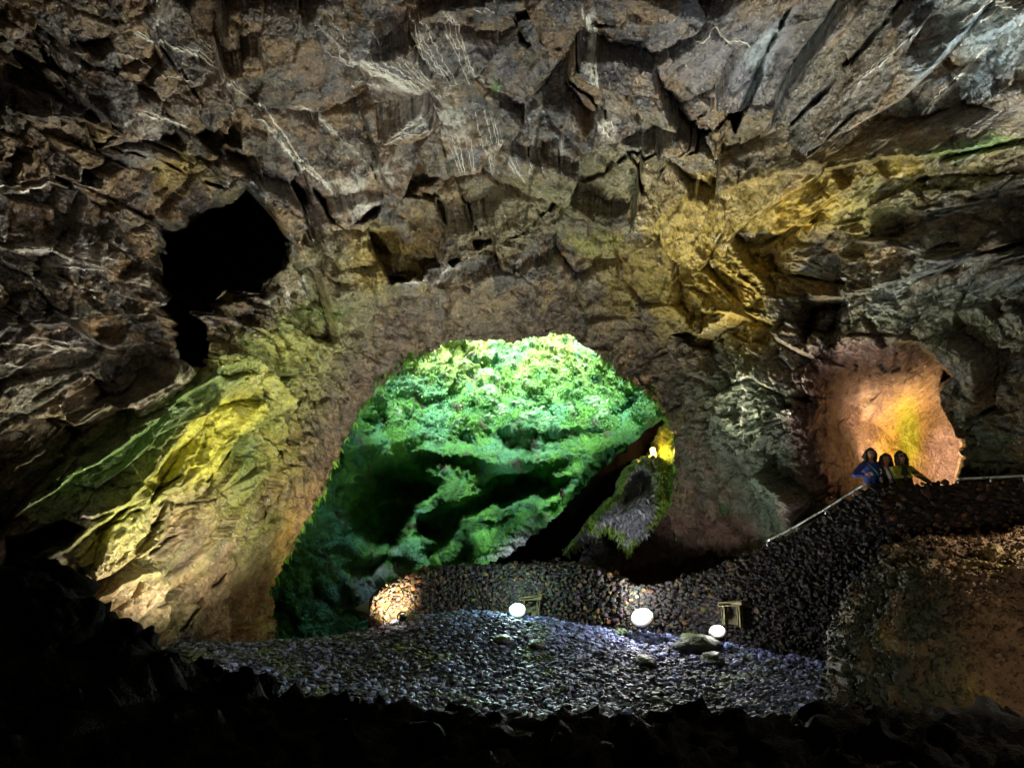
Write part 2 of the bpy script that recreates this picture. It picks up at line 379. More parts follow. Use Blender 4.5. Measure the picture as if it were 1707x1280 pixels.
# the side tunnel on the right: soft on its left, a sharp lip on its right
N_SHARP = [(1480,556),(1525,575),(1562,602),(1590,628),(1572,640),(1568,652),(1574,690),(1592,718),(1598,760),(1590,800),(1570,850)]
N_POLY = [(1300,700),(1315,620),(1370,570),(1440,545)] + N_SHARP + [(1400,900),(1330,860)]
dn = np.where(inside(U + 3 * fbm(wob * 6, 2), Vv + 3 * fbm(wob * 6 + 9, 2), N_POLY), 1.0, 0.0)
d_sharp = pdist(U, Vv, N_SHARP); d_soft = pdist(U, Vv, [(1400,900),(1330,860),(1300,700),(1315,620),(1370,570),(1440,545),(1482,552)])
niche = dn * sm(d_soft, 0, 190) ** 1.25
feat += 5.4 * niche * sm(d_sharp, 0, 3) * (1 - .35 * sm(d_sharp, 10, 160))
feat -= dn * .25 * sm(pdist(U, Vv, [(1483,618),(1474,650),(1452,702)], True)[1] * pdist(U, Vv, [(1483,618),(1474,650),(1452,702)]), -1.5, 1.5) * np.exp(-pdist(U, Vv, [(1483,618),(1474,650),(1452,702)]) / 30) * -1
nich_in = niche * sm(d_sharp, 0, 3)

# rock relief from noise: fractured blocks, strata on the left slope
sc_ceil = sm(Vv + .12 * (U - 850) * -1, 470, 380)                     # above the break line
def rotm(axis, ang): return np.array(Matrix.Rotation(ang, 3, Vector(axis)))
warp = P0 + .16 * np.stack([fbm(P0 * .5, 3), fbm(P0 * .5 + 31, 3), fbm(P0 * .5 + 77, 3)], -1)
ax = at(np.array(430.), np.array(560.), np.array(15.)) - at(np.array(0.), np.array(880.), np.array(10.4)); ax /= np.linalg.norm(ax)
ax2 = at(np.array(1600.), np.array(120.), np.array(8.6)) - at(np.array(1200.), np.array(330.), np.array(14.4)); ax2 /= np.linalg.norm(ax2)
wl = sm(560 - U + .25 * (Vv - 700), 0, 160) * sm(Vv, 480, 620); wr = sm(U, 1050, 1300) * sm(520 - Vv, 0, 120)
along = ((warp - at(np.array(220.), np.array(740.), np.array(12.4))) @ ax)[..., None] * ax; along2 = ((warp - at(np.array(1450.), np.array(330.), np.array(11.8))) @ ax2)[..., None] * ax2
Q = warp - .68 * wl[..., None] * along - .55 * wr[..., None] * along2
f1, r1, c1 = facets(Q * .62, tilt=.9, step=.8, crack=.22, cw=.05)
f2, r2, c2 = facets(Q * 1.7 + 9, tilt=.95, step=.7, crack=.2, cw=.06)
f3, r3, c3 = facets(Q * 4.6 + 23, tilt=1.0, step=.6, crack=.15, cw=.1)
f4, r4, c4 = facets(Q * 11. + 3, tilt=1.0, step=.6, crack=.15, cw=.12)
rough = fbm(Q * 2.2, 5, .55); fine = fbm(Q * 11, 4, .6)
smooth_zone = np.clip(np.exp(-((U - 330) ** 2 + (Vv - 830) ** 2) / 190 ** 2) + .9 * np.exp(-((U - 420) / 120) ** 2 - ((Vv - 1000) / 130) ** 2), 0, 1)
arch_zone = sm(160 - np.maximum(-sdist(U, Vv, ARCH), 0), 0, 120) * sm(Vv, 440, 520)
pillar = np.exp(-((U - 1230) / 90) ** 2) * sm(Vv, 480, 600)
big = (1 - .15 * smooth_zone) * (1 - .5 * arch_zone) * (1 - .9 * nich_in)
blob_ = lambda u, v, ru, rv: np.exp(-((U - u) / ru) ** 2 - ((Vv - v) / rv) ** 2)
rimz = sm(70 - np.abs(-sdist(U, Vv, ARCH)), 0, 60) * sm(720 - Vv, 0, 80)
sl = .55 + .45 * sm(fbm(Q * .35 + 60, 3), -.15, .2)
slab = sm(blob_(980, 150, 620, 260), .25, .7)
disp = .16 * smooth_zone * f2 + big * ((.66 + .16 * slab) * f1 + (.36 - .2 * slab) * f2 * sl) + (1 - .85 * nich_in) * (1 - .45 * slab) * (.12 * f3 * (1 - .3 * smooth_zone + 1.0 * rimz) * sl + .035 * f4) + .06 * rough * (1 - .6 * nich_in) + .035 * fine
pit = fbm(P0 * np.array([16, 16, 7]) + 5, 3, .6)
disp += nich_in * (.07 * pit + .25 * fbm(P0 * .9, 2))
edge = sm(-sdist(U, Vv, ARCH), 0, 60)
P = at(U, Vv, T0 + feat) + N0 * (disp * (.45 + .55 * edge))[..., None]

# pigments
def blob(u, v, ru, rv=None, a=0):
    rv = rv or ru; c, s = math.cos(R(a)), math.sin(R(a)); x = (U - u) * c + (Vv - v) * s; y = -(U - u) * s + (Vv - v) * c
    return np.exp(-(x / ru) ** 2 - (y / rv) ** 2)
def patch(w, n, t=.0, s=.22): return np.clip(w, 0, 1.2) * sm(n + (np.clip(w, 0, 1) - .5) * .8, t - s, t + s)
nA = fbm(Q * .9 + 3, 5, .6); nB = fbm(Q * 1.6 + 50, 5, .6); nC = fbm(Q * 3.4 + 90, 5, .6); nD = fbm(Q * .5 + 120, 4)
col = np.zeros(U.shape + (3,)); base = np.array([.115, .095, .06]); grey = np.array([.15, .145, .15])
col[:] = base; 
def lay(c, w):
    global col
    w = np.clip(w, 0, 1)[..., None]; col = col * (1 - w) + np.array(c) * w
slab_t = 1 - .6 * slab
nE = fbm(Q * 8 + 200, 4, .65); nF = fbm(Q * 20 + 240, 3, .65)
lay((.16, .15, .15), sm(nD, -.15, .25) * .9); lay((.20, .165, .12), (r2[..., 0] > .55) * .7 * slab_t); lay((.05, .043, .038), (r2[..., 1] > .55) * .75 * slab_t); lay((.09, .085, .09), slab * (r1[..., 0] > .4) * .7); lay((.15, .125, .075), slab * (r1[..., 1] > .6) * .6); lay((.24, .15, .06), (r2[..., 2] > .75) * .6); lay((.23, .15, .07), (r3[..., 0] > .75) * .5); lay((.05, .045, .04), (r3[..., 1] > .75) * .5)
lay((.20, .13, .07), sm(nA, 0, .3) * .6)                                 # rust
lay((.045, .04, .037), sm(nB, .1, .35) * .75)                            # bare black basalt
lay((.20, .145, .095), arch_zone * .75 * sm(nC, -.5, .2)); lay((.075, .055, .045), arch_zone * .8 * sm(nB, -.1, .2)); lay((.30, .25, .12), arch_zone * sm(nE + .4 * nA, .1, .3) * .6)
lay((.21, .19, .09), patch(blob(950, 330, 230, 80, -15) + blob(520, 560, 180, 90, -35) + blob(120, 700, 200, 150, -30) * .7 + blob(500, 430, 120, 60) * .7, nA, -.1) * .75)
lay((.16, .16, .185), patch(blob(780, 120, 330, 120) * .6 + blob(1250, 120, 160, 110), nB + .3 * nE, .02) * .8)
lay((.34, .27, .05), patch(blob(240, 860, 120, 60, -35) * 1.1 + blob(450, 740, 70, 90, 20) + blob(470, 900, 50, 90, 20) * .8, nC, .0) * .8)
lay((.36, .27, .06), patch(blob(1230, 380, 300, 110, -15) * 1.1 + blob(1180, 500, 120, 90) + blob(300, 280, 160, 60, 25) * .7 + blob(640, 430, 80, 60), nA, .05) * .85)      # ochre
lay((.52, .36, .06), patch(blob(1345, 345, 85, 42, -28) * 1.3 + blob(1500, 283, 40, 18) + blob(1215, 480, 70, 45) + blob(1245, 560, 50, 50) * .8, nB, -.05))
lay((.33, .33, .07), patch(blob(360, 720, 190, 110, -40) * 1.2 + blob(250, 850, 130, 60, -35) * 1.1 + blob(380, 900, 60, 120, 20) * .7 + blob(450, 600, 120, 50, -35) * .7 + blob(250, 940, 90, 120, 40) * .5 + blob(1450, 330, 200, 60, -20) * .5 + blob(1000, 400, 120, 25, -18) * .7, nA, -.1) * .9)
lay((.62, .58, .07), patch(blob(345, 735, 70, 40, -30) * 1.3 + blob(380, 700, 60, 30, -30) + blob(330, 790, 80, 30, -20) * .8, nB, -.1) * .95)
lay((.12, .20, .05), patch(blob(290, 690, 190, 45, -38) + blob(420, 760, 40, 90, 20) * .8 + blob(270, 975, 70, 90, 30) * .7 + blob(340, 1010, 60, 70, 30) * .6 + blob(100, 800, 150, 60, -35) * .9 + blob(550, 520, 100, 25, -15) * .6, nC, .0) * .9)
lay((.34, .235, .12), patch(blob(330, 920, 120, 110) * 1.1 + blob(420, 1010, 70, 80) * 1.2 + blob(200, 1000, 90, 60) * .8, nA, -.1) * .9); lay((.20, .24, .05), patch(blob(300, 960, 130, 120) * .8 + blob(430, 880, 60, 100) * .7, nB + .3 * nE, .16) * .7); lay((.10, .075, .055), patch(blob(330, 930, 190, 170) * .8, nC + .4 * nE, .16) * .8)
lay((.12, .24, .04), patch(blob(1620, 245, 130, 20, -8) * 1.1 + blob(825, 145, 12, 12) * 1.6, nC + .5 * nF, .16, .14) * .55)
lay((.30, .36, .36), patch(blob(1640, 60, 150, 110, -35) + blob(1560, 470, 220, 70, -12) * .7 + blob(1270, 90, 30, 60, 20) * .8, nB, .0) * .8)
lay((.12, .17, .115), patch(blob(1230, 700, 90, 160) + blob(1290, 850, 60, 90) + blob(1650, 760, 90, 90) * .8, nB, -.15) * .8)
lay((.09, .10, .045), patch(blob(1580, 540, 200, 60) * 1.2, nC, -.2) * .7)
nsd = sm(sdist(U + 14 * fbm(wob * 3, 3), Vv + 14 * fbm(wob * 3 + 9, 3), N_POLY), -14, 30); lay((.13, .068, .055), nsd * .95); lay((.46, .31, .22), nich_in * sm(U + .25 * (Vv - 700) + 60 * nA, 1420, 1500) * sm(Vv + 60 * nB, 585, 670)); lay((.50, .33, .06), nich_in * patch(blob(1500, 740, 45, 140, 15) * 1.2, nC, -.2)); lay((.42, .45, .03), nich_in * patch(blob(1512, 720, 20, 60) * 1.4, nC, -.1))  # weaker light on the tunnel's left painted in as darker brown
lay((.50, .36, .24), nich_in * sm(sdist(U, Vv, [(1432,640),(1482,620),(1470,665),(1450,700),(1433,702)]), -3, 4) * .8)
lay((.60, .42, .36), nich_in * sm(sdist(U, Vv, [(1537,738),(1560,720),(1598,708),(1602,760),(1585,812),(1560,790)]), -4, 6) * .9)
lay((.14, .085, .065), sm(sdist(U, Vv, [(960,830),(1130,840),(1260,850),(1290,960),(1270,1050),(940,1050)]), 0, 30) * .9)
lay((.035, .03, .027), sm(nE, .12, .4) * .55 * (1 - .5 * smooth_zone) * (1 - .7 * nich_in)); lay((.03, .025, .022), sm(nF, .2, .4) * .4); lay((.34, .30, .24), sm(-nE, .25, .45) * .3)
# pale crust: seeps and drip trails that run across the ceiling
lines = []
g2 = np.random.default_rng(11)
def trail(pts, w, amp=5, n=1, spread=0):
    L = np.array(pts, float)
    for k in range(n):
        d = np.r_[0, np.cumsum(np.hypot(*(L[1:] - L[:-1]).T))]; s = np.arange(0, d[-1], 3.0)
        x = np.interp(s, d, L[:, 0]); y = np.interp(s, d, L[:, 1])
        j = g2.normal(size=(len(s), 2)); j = (np.cumsum(j, 0) * .25 + j * .5); j -= np.linspace(0, 1, len(s))[:, None] * j[-1]
        o = g2.normal(size=2) * spread; f = np.linspace(1, .25, len(s))[:, None]
        a, b = (0, len(s)) if n == 1 else (int(len(s) * g2.random() * .35), int(len(s) * (.6 + .4 * g2.random())))
        q = np.c_[x, y] + j * amp * .26 + o * f
        if b - a > 5: lines.append((q[a:b], .8 * w * (.6 + .6 * g2.random())))
trail([(215,48),(265,70),(310,84),(350,105),(385,130),(405,145),(430,170),(450,195),(480,240),(500,270),(540,310),(562,338)], 2.0, 4)
trail([(220,42),(262,66),(318,80),(380,118)], 1.2, 4); trail([(140,60),(200,80),(260,110),(330,125)], 1.0, 6)
trail([(428,218),(452,222),(475,255),(505,285),(545,320),(570,350)], 2.2, 4, 3, 7)
trail([(485,185),(515,196),(560,235),(605,262),(628,295)], 1.5, 4, 3, 9)
trail([(572,70),(592,88),(640,122),(690,150),(745,185)], 1.5, 5, 11, 22); trail([(580,72),(630,110),(672,140),(720,190)], 1.7, 5, 6, 12)
trail([(645,20),(672,60),(705,110),(748,175)], 1.2, 5, 5, 16); trail([(735,0),(752,50),(785,110),(825,150)], 1.3, 5, 4, 12)
trail([(680,-10),(700,40),(735,90),(790,150)], 1.4, 5, 4, 14); trail([(560,200),(620,198),(680,200),(740,205)], 1.5, 4, 2, 5)
trail([(815,165),(825,205),(845,250),(868,300),(880,322)], 1.2, 4, 5, 11); trail([(780,195),(800,240),(815,290),(820,330)], 1.0, 5, 5, 18)
trail([(895,240),(880,300),(872,330)], 1.3, 3, 2, 6); trail([(940,200),(935,260),(945,290)], 1.0, 3, 2, 6)
trail([(600,150),(640,170),(690,180),(740,190)], 1.4, 5, 7, 24); trail([(520,20),(570,60),(610,95)], 1.0, 5, 5, 20); trail([(740,190),(760,225),(775,270),(785,320)], 1.0, 4, 5, 16); trail([(300,60),(360,90),(410,140)], .9, 5, 4, 22); trail([(20,420),(110,415),(220,440)], 1.0, 4, 6, 20); trail([(60,600),(150,590),(240,600)], .9, 4, 4, 14); trail([(980,15),(984,70),(992,120),(1000,180)], 2.6, 4, 6, 9); trail([(1000,185),(1012,210),(1030,240)], 2.2, 4, 4, 8)
trail([(775,10),(805,30),(830,45)], 1.6, 4, 3, 8); trail([(0,332),(40,318),(75,336),(105,322),(132,306),(150,312)], 2.0, 4, 2, 3)
trail([(0,165),(40,178),(100,195)], 1.2, 4, 2, 5); trail([(0,398),(60,394),(120,410)], 1.3, 4, 2, 6)
trail([(470,470),(482,500),(492,522)], 1.1, 3, 4, 9); trail([(505,468),(518,495),(522,515)], 1.1, 3, 3, 7); trail([(395,490),(440,505),(475,525)], 1.0, 3, 3, 5)
trail([(20,580),(90,578),(150,585),(170,598)], 1.1, 4, 5, 9); trail([(0,610),(60,615),(55,650)], 1.2, 4, 2, 4)
trail([(180,170),(250,185),(300,205),(330,220)], 1.1, 5, 4, 9); trail([(1130,70),(1190,45),(1240,50),(1290,75)], 1.4, 4, 2, 4)
trail([(1450,130),(1500,80),(1560,30)], 1.3, 5, 3, 12); trail([(1600,60),(1650,30),(1707,10)], 1.6, 5, 4, 15); trail([(1500,225),(1560,160),(1610,110)], 1.3, 5, 4, 14)
trail([(1240,610),(1236,660),(1240,720),(1246,770)], 1.4, 2, 2, 3); trail([(1150,400),(1220,390),(1290,392)], 1.1, 4, 3, 8); trail([(640,480),(720,462),(790,430)], 1.4, 5, 3, 4)
crust = blob(690, 160, 80, 45, 35) * .8 + blob(590, 320, 60, 40, 50) * .9 + blob(90, 420, 130, 30, -5) * .9 + blob(270, 30, 25, 25) + blob(985, 70, 10, 60) * 1.2 + blob(1010, 210, 26, 26) + blob(650, 270, 40, 30) * .6 + blob(150, 290, 50, 20, -20) + blob(1660, 40, 60, 50) * .7 + blob(760, 225, 25, 60, 15) * .6 + blob(235, 215, 90, 20, 25) * .6
lay((.60, .57, .50), patch(crust, nC + .35 * fbm(P0 * 9, 3), .05, .15) * .8)
mk_ = np.zeros(U.shape)
for q, w in lines:
    iu = np.clip(np.searchsorted(uu, q[:, 0]), 0, len(uu) - 1); iv = np.clip(np.searchsorted(vv, q[:, 1]), 0, len(vv) - 1); np.add.at(mk_, (iv, iu), w)
for _ in range(4): mk_ = (mk_ + np.roll(mk_, 1, 0) + np.roll(mk_, -1, 0) + np.roll(mk_, 1, 1) + np.roll(mk_, -1, 1)) / 5
lay((.62, .58, .50), np.clip(mk_ * 2.0, 0, 1) * sm(nF + .5 * nC, -.3, .15))
VV, FF = P.reshape(-1, 3), None
keep = ~inside((U[:-1, :-1] + U[1:, 1:]) / 2, (Vv[:-1, :-1] + Vv[1:, 1:]) / 2, ARCHJ)
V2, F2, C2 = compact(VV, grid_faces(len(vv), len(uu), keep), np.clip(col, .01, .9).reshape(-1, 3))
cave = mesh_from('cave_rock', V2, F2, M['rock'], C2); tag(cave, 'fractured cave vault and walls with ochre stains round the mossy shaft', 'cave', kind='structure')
def surf(u, v):
    """point on the finished cave surface at a photo position"""
    iu = np.clip(np.interp(u, uu, np.arange(len(uu))), 0, len(uu) - 1.001); iv = np.clip(np.interp(v, vv, np.arange(len(vv))), 0, len(vv) - 1.001)
    a = iu.astype(int); b = iv.astype(int); fa = (iu - a)[..., None]; fb = (iv - b)[..., None]
    return (P[b, a] * (1 - fa) + P[b, a + 1] * fa) * (1 - fb) + (P[b + 1, a] * (1 - fa) + P[b + 1, a + 1] * fa) * fb
mb = MB()
for q, w in lines:
    p = surf(q[:, 0], q[:, 1]); d = CAM - p; p = p + d / np.linalg.norm(d, axis=1)[:, None] * .006
    jump = np.linalg.norm(np.diff(p, axis=0), axis=1); a = 0
    for b in list(np.where(jump > .22)[0] + 1) + [len(p)]:
        if b - a > 4:
            k = b - a; mb.tube(p[a:b], .0095 * w * (.5 + g2.random(k)) * np.minimum(1, np.minimum(np.arange(k), np.arange(k)[::-1]) / 4 + .2), 5, False)
        a = b
tag(mb.build('mineral_crust', M['crust']), 'thin pale mineral trails running over the dark ceiling', 'mineral crust', kind='stuff')

# the thickness of the arch, running back from its broken edge
Aj = ARCHJ; ctr = np.array([800., 850.]); rows = []
tt = shell_t(Aj[:, 0], Aj[:, 1])
deep = .3 + .7 * sm(Aj[:, 1], 580, 760)
for k, dk in enumerate((-.12, .15, .5, 1.0, 1.8, 3.0, 4.5)):
    e = (Aj - ctr); e /= np.linalg.norm(e, axis=1)[:, None]
    q = Aj + e * (9 + 14 * max(dk, 0) ** 1.1)
    p = at(q[:, 0], q[:, 1], tt + dk * deep); rows.append(p + .25 * np.stack([fbm(p * 1.5 + s, 3) for s in (0, 30, 60)], -1) * min(1, max(dk, 0)))
rows = np.array(rows); n = len(Aj)
i = np.arange(len(rows) * n).reshape(len(rows), n); j = np.roll(i, -1, 1)
Fq = np.stack([i[:-1], i[1:], j[1:], j[:-1]], -1).reshape(-1, 4)
rp = rows.reshape(-1, 3); cc = np.tile((.14, .10, .07), (len(rp), 1)) * (1 + .5 * fbm(rp * 3, 3))[:, None]
mesh_from('arch_underside', rp, Fq, M['rock'], np.clip(cc, .02, .5), parent=cave)

# ------------------------------------------------------------------ the open shaft behind the arch
sh_pts = [(850,560,28.5),(850,640,26.8),(850,700,25.4),(850,760,23.6),(850,840,22.6),(800,890,21),(700,760,24),(620,700,22.8),(600,780,21.5),(560,880,19.8),(520,960,18.4),(480,1040,17.6),(650,880,22),(650,980,20),(1000,640,25.4),(1000,740,23.4),(1060,680,23.6),(1090,720,20.4),(1115,760,18.6),(1130,860,18),
 (1000,850,20.8),(1050,900,19.2),(900,950,19.6),(760,980,19.6),(1200,900,17.6),(720,600,26),(640,620,24),(560,700,21.5),(460,800,18.8),(400,600,19.8),(1200,620,20),(1300,500,20),(500,400,22),(850,400,31),(1150,400,24),(850,200,34),(500,150,24),(1200,150,24),(850,-60,37),(500,-60,25),(1250,-60,25),(350,300,20.5),(1350,300,20.5),(850,1150,17.5),(500,1150,16.6),(1250,1150,17)]
sh_t = tps([p[:2] for p in sh_pts], np.array([p[2] for p in sh_pts]))
us = np.unique(np.r_[np.linspace(330, 430, 20), np.arange(430, 1300, 2.0), np.linspace(1300, 1400, 20)]); vs = np.unique(np.r_[np.linspace(-100, 520, 120), np.arange(520, 1080, 2.0), np.linspace(1080, 1150, 10)])
U, Vv = np.meshgrid(us, vs); T = sh_t(U, Vv)
Ps = at(U, Vv, T); Ns = np.cross(np.gradient(Ps, axis=1), np.gradient(Ps, axis=0)); Ns /= np.linalg.norm(Ns, axis=-1)[..., None]
if Ns[150, 200] @ (CAM - Ps[150, 200]) < 0: Ns = -Ns
wob = np.stack([U / 45, Vv / 45, U * 0 + 8.1], -1); Uw = U + 13 * fbm(wob, 4); Vw = Vv + 11 * fbm(wob + 20, 4)
feat = np.zeros_like(U)
hole([(592,800),(640,775),(700,790),(742,812),(735,850),(690,870),(670,925),(620,930),(575,900),(570,850)], 2.3, 26)
hole([(745,850),(790,835),(870,790),(930,800),(962,800),(930,838),(880,840),(800,870),(735,905),(690,900),(700,870)], 2.1, 18)
hole([(700,925),(760,880),(800,905),(790,945),(720,960)], 1.4, 14); hole([(565,950),(640,930),(690,940),(690,990),(600,1000)], 1.6, 16)
hole([(1020,690),(1050,670),(1075,680),(1070,705),(1030,715)], 1.6, 12); hole([(870,680),(905,672),(935,682),(925,700),(880,698)], 1.0, 8); hole([(600,700),(640,690),(650,720),(610,740)], .9, 10)
def ridge(line, amp, width):
    global feat
    d, s, r = pdist(Uw, Vw, line, True); e = sm(np.minimum(r, 1 - r), 0, .12); w = np.where(s > 0, width, width * .45)
    feat = feat - amp * e * np.exp(-(d / w) ** 2)
ridge([(600,770),(690,752),(800,765),(900,790)], .9, 30); ridge([(820,715),(900,722),(1000,715),(1060,690)], .9, 26); ridge([(690,868),(740,835),(770,805),(830,775),(920,760),(1010,745),(1060,715)], 1.3, 50); ridge([(640,745),(700,720),(780,715),(900,735)], .9, 35)
ridge([(700,890),(800,850),(880,835),(940,820),(1000,780),(1080,715)], 1.2, 34); ridge([(720,960),(790,900),(860,865),(920,850)], 1.3, 34); ridge([(690,900),(640,965),(560,980)], .8, 30); ridge([(585,860),(640,838),(700,846),(745,830)], .8, 16); ridge([(760,880),(830,862),(900,822),(950,808)], .7, 14)
ridge([(760,665),(850,690),(960,690)], .5, 20); ridge([(560,760),(640,735)], .7, 30)
w1 = Ps + .5 * np.stack([fbm(Ps * .4 + s, 3) for s in (3, 33, 63)], -1)
g1, ra, ca = facets(w1 * .7, .5, .6, .2, .1); g3, rb, cb = facets(w1 * 2.2, .5, .6, .25, .2)
lump = fbm(w1 * 1.1, 5, .55); tuft = np.abs(fbm(w1 * np.array([4, 4, 2.6]), 4, .6))
lowz = sm(Vv, 690, 760)
disp = (.55 - .2 * lowz) * g1 + .16 * g3 + (.6 - .35 * lowz) * lump - (.4 - .2 * lowz) * tuft + .2 + .05 * fbm(w1 * np.array([9, 9, 4]), 3)
Ps2 = at(U, Vv, T + feat) + Ns * disp[..., None]
nm = fbm(w1 * .8 + 7, 5, .6); nn = fbm(w1 * 2.4 + 70, 4, .6); up = np.zeros_like(U)
NN = np.cross(np.gradient(Ps2, axis=1), np.gradient(Ps2, axis=0)); NN /= np.linalg.norm(NN, axis=-1)[..., None] + 1e-12
if (NN[150:200, 150:250] * (CAM - Ps2[150:200, 150:250])).sum() < 0: NN = -NN
col = np.zeros(U.shape + (3,)); col[:] = (.035, .165, .03)
hi = sm(665 - Vv, -20, 100); lay((.20, .28, .07), hi * .85); lay((.07, .26, .035), sm(nm, -.1, .25) * (1 - .7 * hi)); lay((.018, .12, .06), sm(nn, .05, .3) * .8); lay((.06, .24, .13), sm(fbm(w1 * .45 + 15, 3), .05, .3) * .6)  # upper moss painted paler and yellower for the stronger daylight there
lay((.05, .04, .035), sm(fbm(w1 * 1.3 + 44, 4), .22, .36) * .7)
rockw = blob(860, 925, 60, 26, -40) + blob(620, 975, 90, 40, -20) * .6
lay((.30, .31, .34), patch(rockw, nn, -.1) * .9)
lay((.22, .26, .02), blob(1112, 745, 18, 60) * .9)
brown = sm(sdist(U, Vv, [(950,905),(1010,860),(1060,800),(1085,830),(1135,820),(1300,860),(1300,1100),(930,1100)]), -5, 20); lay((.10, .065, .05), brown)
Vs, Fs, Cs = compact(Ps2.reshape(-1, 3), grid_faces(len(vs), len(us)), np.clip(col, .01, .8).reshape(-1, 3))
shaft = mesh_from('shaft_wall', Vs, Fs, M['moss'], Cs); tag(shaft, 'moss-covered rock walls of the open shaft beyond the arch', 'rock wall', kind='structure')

# hanging moss and small leaves over the shaft walls and the arch edge: nobody could count them
def leaves(name, C, Nrm, S, Colr, label, seed, hang=.5):
    g = np.random.default_rng(seed); n = len(C)
    d = g.normal(size=(n, 3)) * .55 + Nrm * .8 + np.array([0, 0, -hang]); d /= np.linalg.norm(d, axis=1)[:, None]
    s = np.cross(d, g.normal(size=(n, 3))); s /= np.linalg.norm(s, axis=1)[:, None] + 1e-9; b = np.cross(s, d)
    w = S[:, None]; bend = np.array([0, 0, -.35])
    p0 = C; p1 = C + d * w * .5 + s * w * .22; p2 = C + d * w + bend * w; p3 = C + d * w * .5 - s * w * .22
    V = np.stack([p0, p1, p2, p3], 1).reshape(-1, 3); Fq = np.arange(4 * n).reshape(n, 4)
    o = mesh_from(name, V, Fq, M['leaf'], np.repeat(Colr, 4, axis=0), smooth=False); return tag(o, label, 'moss', kind='stuff')
gl = np.random.default_rng(31)
wgt = sm(NN[..., 2] * .6 + .55, .1, .8) * (1 - .8 * brown) * np.linalg.norm(np.cross(np.gradient(Ps2, axis=1), np.gradient(Ps2, axis=0)), axis=-1)
wgt *= (1 - .95 * np.clip(patch(rockw, nn, -.1) * 1.5, 0, 1)); wgt *= (Vv > 480) * (Vv < 1060) * (U > 440) * (U < 1140) * (.25 + sm(nm, -.3, .2)) * (T + feat > 17)
wgt = np.minimum(wgt, np.quantile(wgt[wgt > 0], .97)); pick = gl.choice(wgt.size, 190000, p=(wgt / wgt.sum()).ravel())
Cp = Ps2.reshape(-1, 3)[pick] + gl.normal(size=(len(pick), 3)) * .03; cl = col.reshape(-1, 3)[pick] * (.7 + .8 * gl.random((len(pick), 1))); 
cl = cl * np.array([1.05, 1.1, .9]) + gl.random((len(pick), 1)) ** 4 * np.array([.03, .07, .06])
leaves('moss_leaves', Cp, NN.reshape(-1, 3)[pick], gl.random(len(pick)) ** 3 * np.where(Vv.ravel()[pick] < 715, .11, .035) + .022, np.clip(cl, .01, .6), 'dense green moss and small leaves on the shaft walls', 41)
sel = np.where((Aj[:, 1] > 590) & ((Aj[:, 0] < 760) | (Aj[:, 0] > 960)) & (Aj[:, 1] < 1060) & ((Aj[:, 0] < 1130)))[0]
pk = gl.choice(sel, 9000); kk = gl.integers(1, 5, 9000); Cp = rows[kk, pk] + gl.normal(size=(9000, 3)) * .09
nrm = np.tile((0, -.2, .1), (9000, 1)); cl = np.array([.10, .27, .03]) * (.5 + gl.random((9000, 1)))
leaves('arch_moss', Cp, nrm, gl.random(9000) ** 2 * .22 + .06, cl, 'bright green moss fringing the broken arch edge', 42, .8)

# ------------------------------------------------------------------ hill over the cave with the round mouth of the shaft
th = np.linspace(0, 2 * np.pi, 96, endpoint=False); cs, sn = np.cos(th), np.sin(th); rad = 1 + .08 * np.sin(3 * th) + .05 * np.sin(7 * th + 1)
HX, HY, HZ = -.2, 24., 19.5
ring = [np.c_[HX + 8 * rad * cs, HY + 7.2 * rad * sn, np.full(96, HZ - 2.)], np.c_[HX + 8.2 * rad * cs, HY + 7.4 * rad * sn, np.full(96, HZ + 1.)], np.c_[12 * cs, HY + 10 * sn, np.full(96, HZ + 1.5)],
        np.c_[70 * cs, 5 + 70 * sn, np.full(96, HZ - 1.)], np.c_[90 * cs, 5 + 90 * sn, np.full(96, -12.)], np.c_[.01 * cs, 5 + .01 * sn, np.full(96, -12.)]]
hv = np.array(ring); i = np.arange(hv.size // 3).reshape(len(ring), 96); j = np.roll(i, -1, 1)
hill = mesh_from('hill', hv.reshape(-1, 3), np.stack([i[:-1], i[1:], j[1:], j[:-1]], -1).reshape(-1, 4), M['bank']); tag(hill, 'dark hill that roofs the cave round the shaft mouth', 'hill', kind='structure')

# ------------------------------------------------------------------ ground: gravel mound and the black bank in front
g_pts = [(330,1085,12.2),(480,1070,14.2),(620,1046,14.6),(680,1032,15),(760,1022,15.8),(862,1025,16.3),(960,1037,15.8),(1060,1052,14.7),(1200,1066,14.3),(1300,1085,13.4),(1390,1105,12.2),(330,1125,10.5),(500,1150,11),(700,1158,11),(850,1168,10.9),(1050,1168,10.8),(1250,1165,10.7),(1400,1155,10.3),(850,1095,13),(600,1095,12.8),(1100,1100,12.6),(1700,1150,9.5),(1550,1150,10)]
gp = at(np.array([p[0] for p in g_pts]), np.array([p[1] for p in g_pts]), np.array([float(p[2]) for p in g_pts]))
extra = np.array([[-10, 10, .2], [10, 10, .2], [-9, 16, -.2], [-5.2, 16.4, -.9], [-4.2, 17.6, -1.2], [-7, 18, -1.2], [9, 16, .6], [0, 20, -.8], [-8, 20, -1.2], [8, 20, .4], [0, 4, -.3], [-8, 4, 0], [8, 4, 0], [0, -6, 0], [-8, -6, 0], [8, -6, 0], [-14, 0, 0], [14, 0, 0], [0, 30, 0]]); gp = np.r_[gp, extra]
g_z = tps(gp[:, :2] * 50, gp[:, 2])
sil = np.array([(-900,900),(-300,915),(0,945),(48,950),(56,972),(110,984),(150,1034),(185,1055),(250,1088),(320,1094),(340,1124),(440,1132),(460,1152),(560,1160),(700,1168),(850,1176),(1000,1176),(1300,1170),(1490,1172),(1560,1170),(1707,1182),(2100,1200),(2800,1150)], float)
BT = 6.2
sp = at(sil[:, 0], sil[:, 1], np.full(len(sil), BT)); 
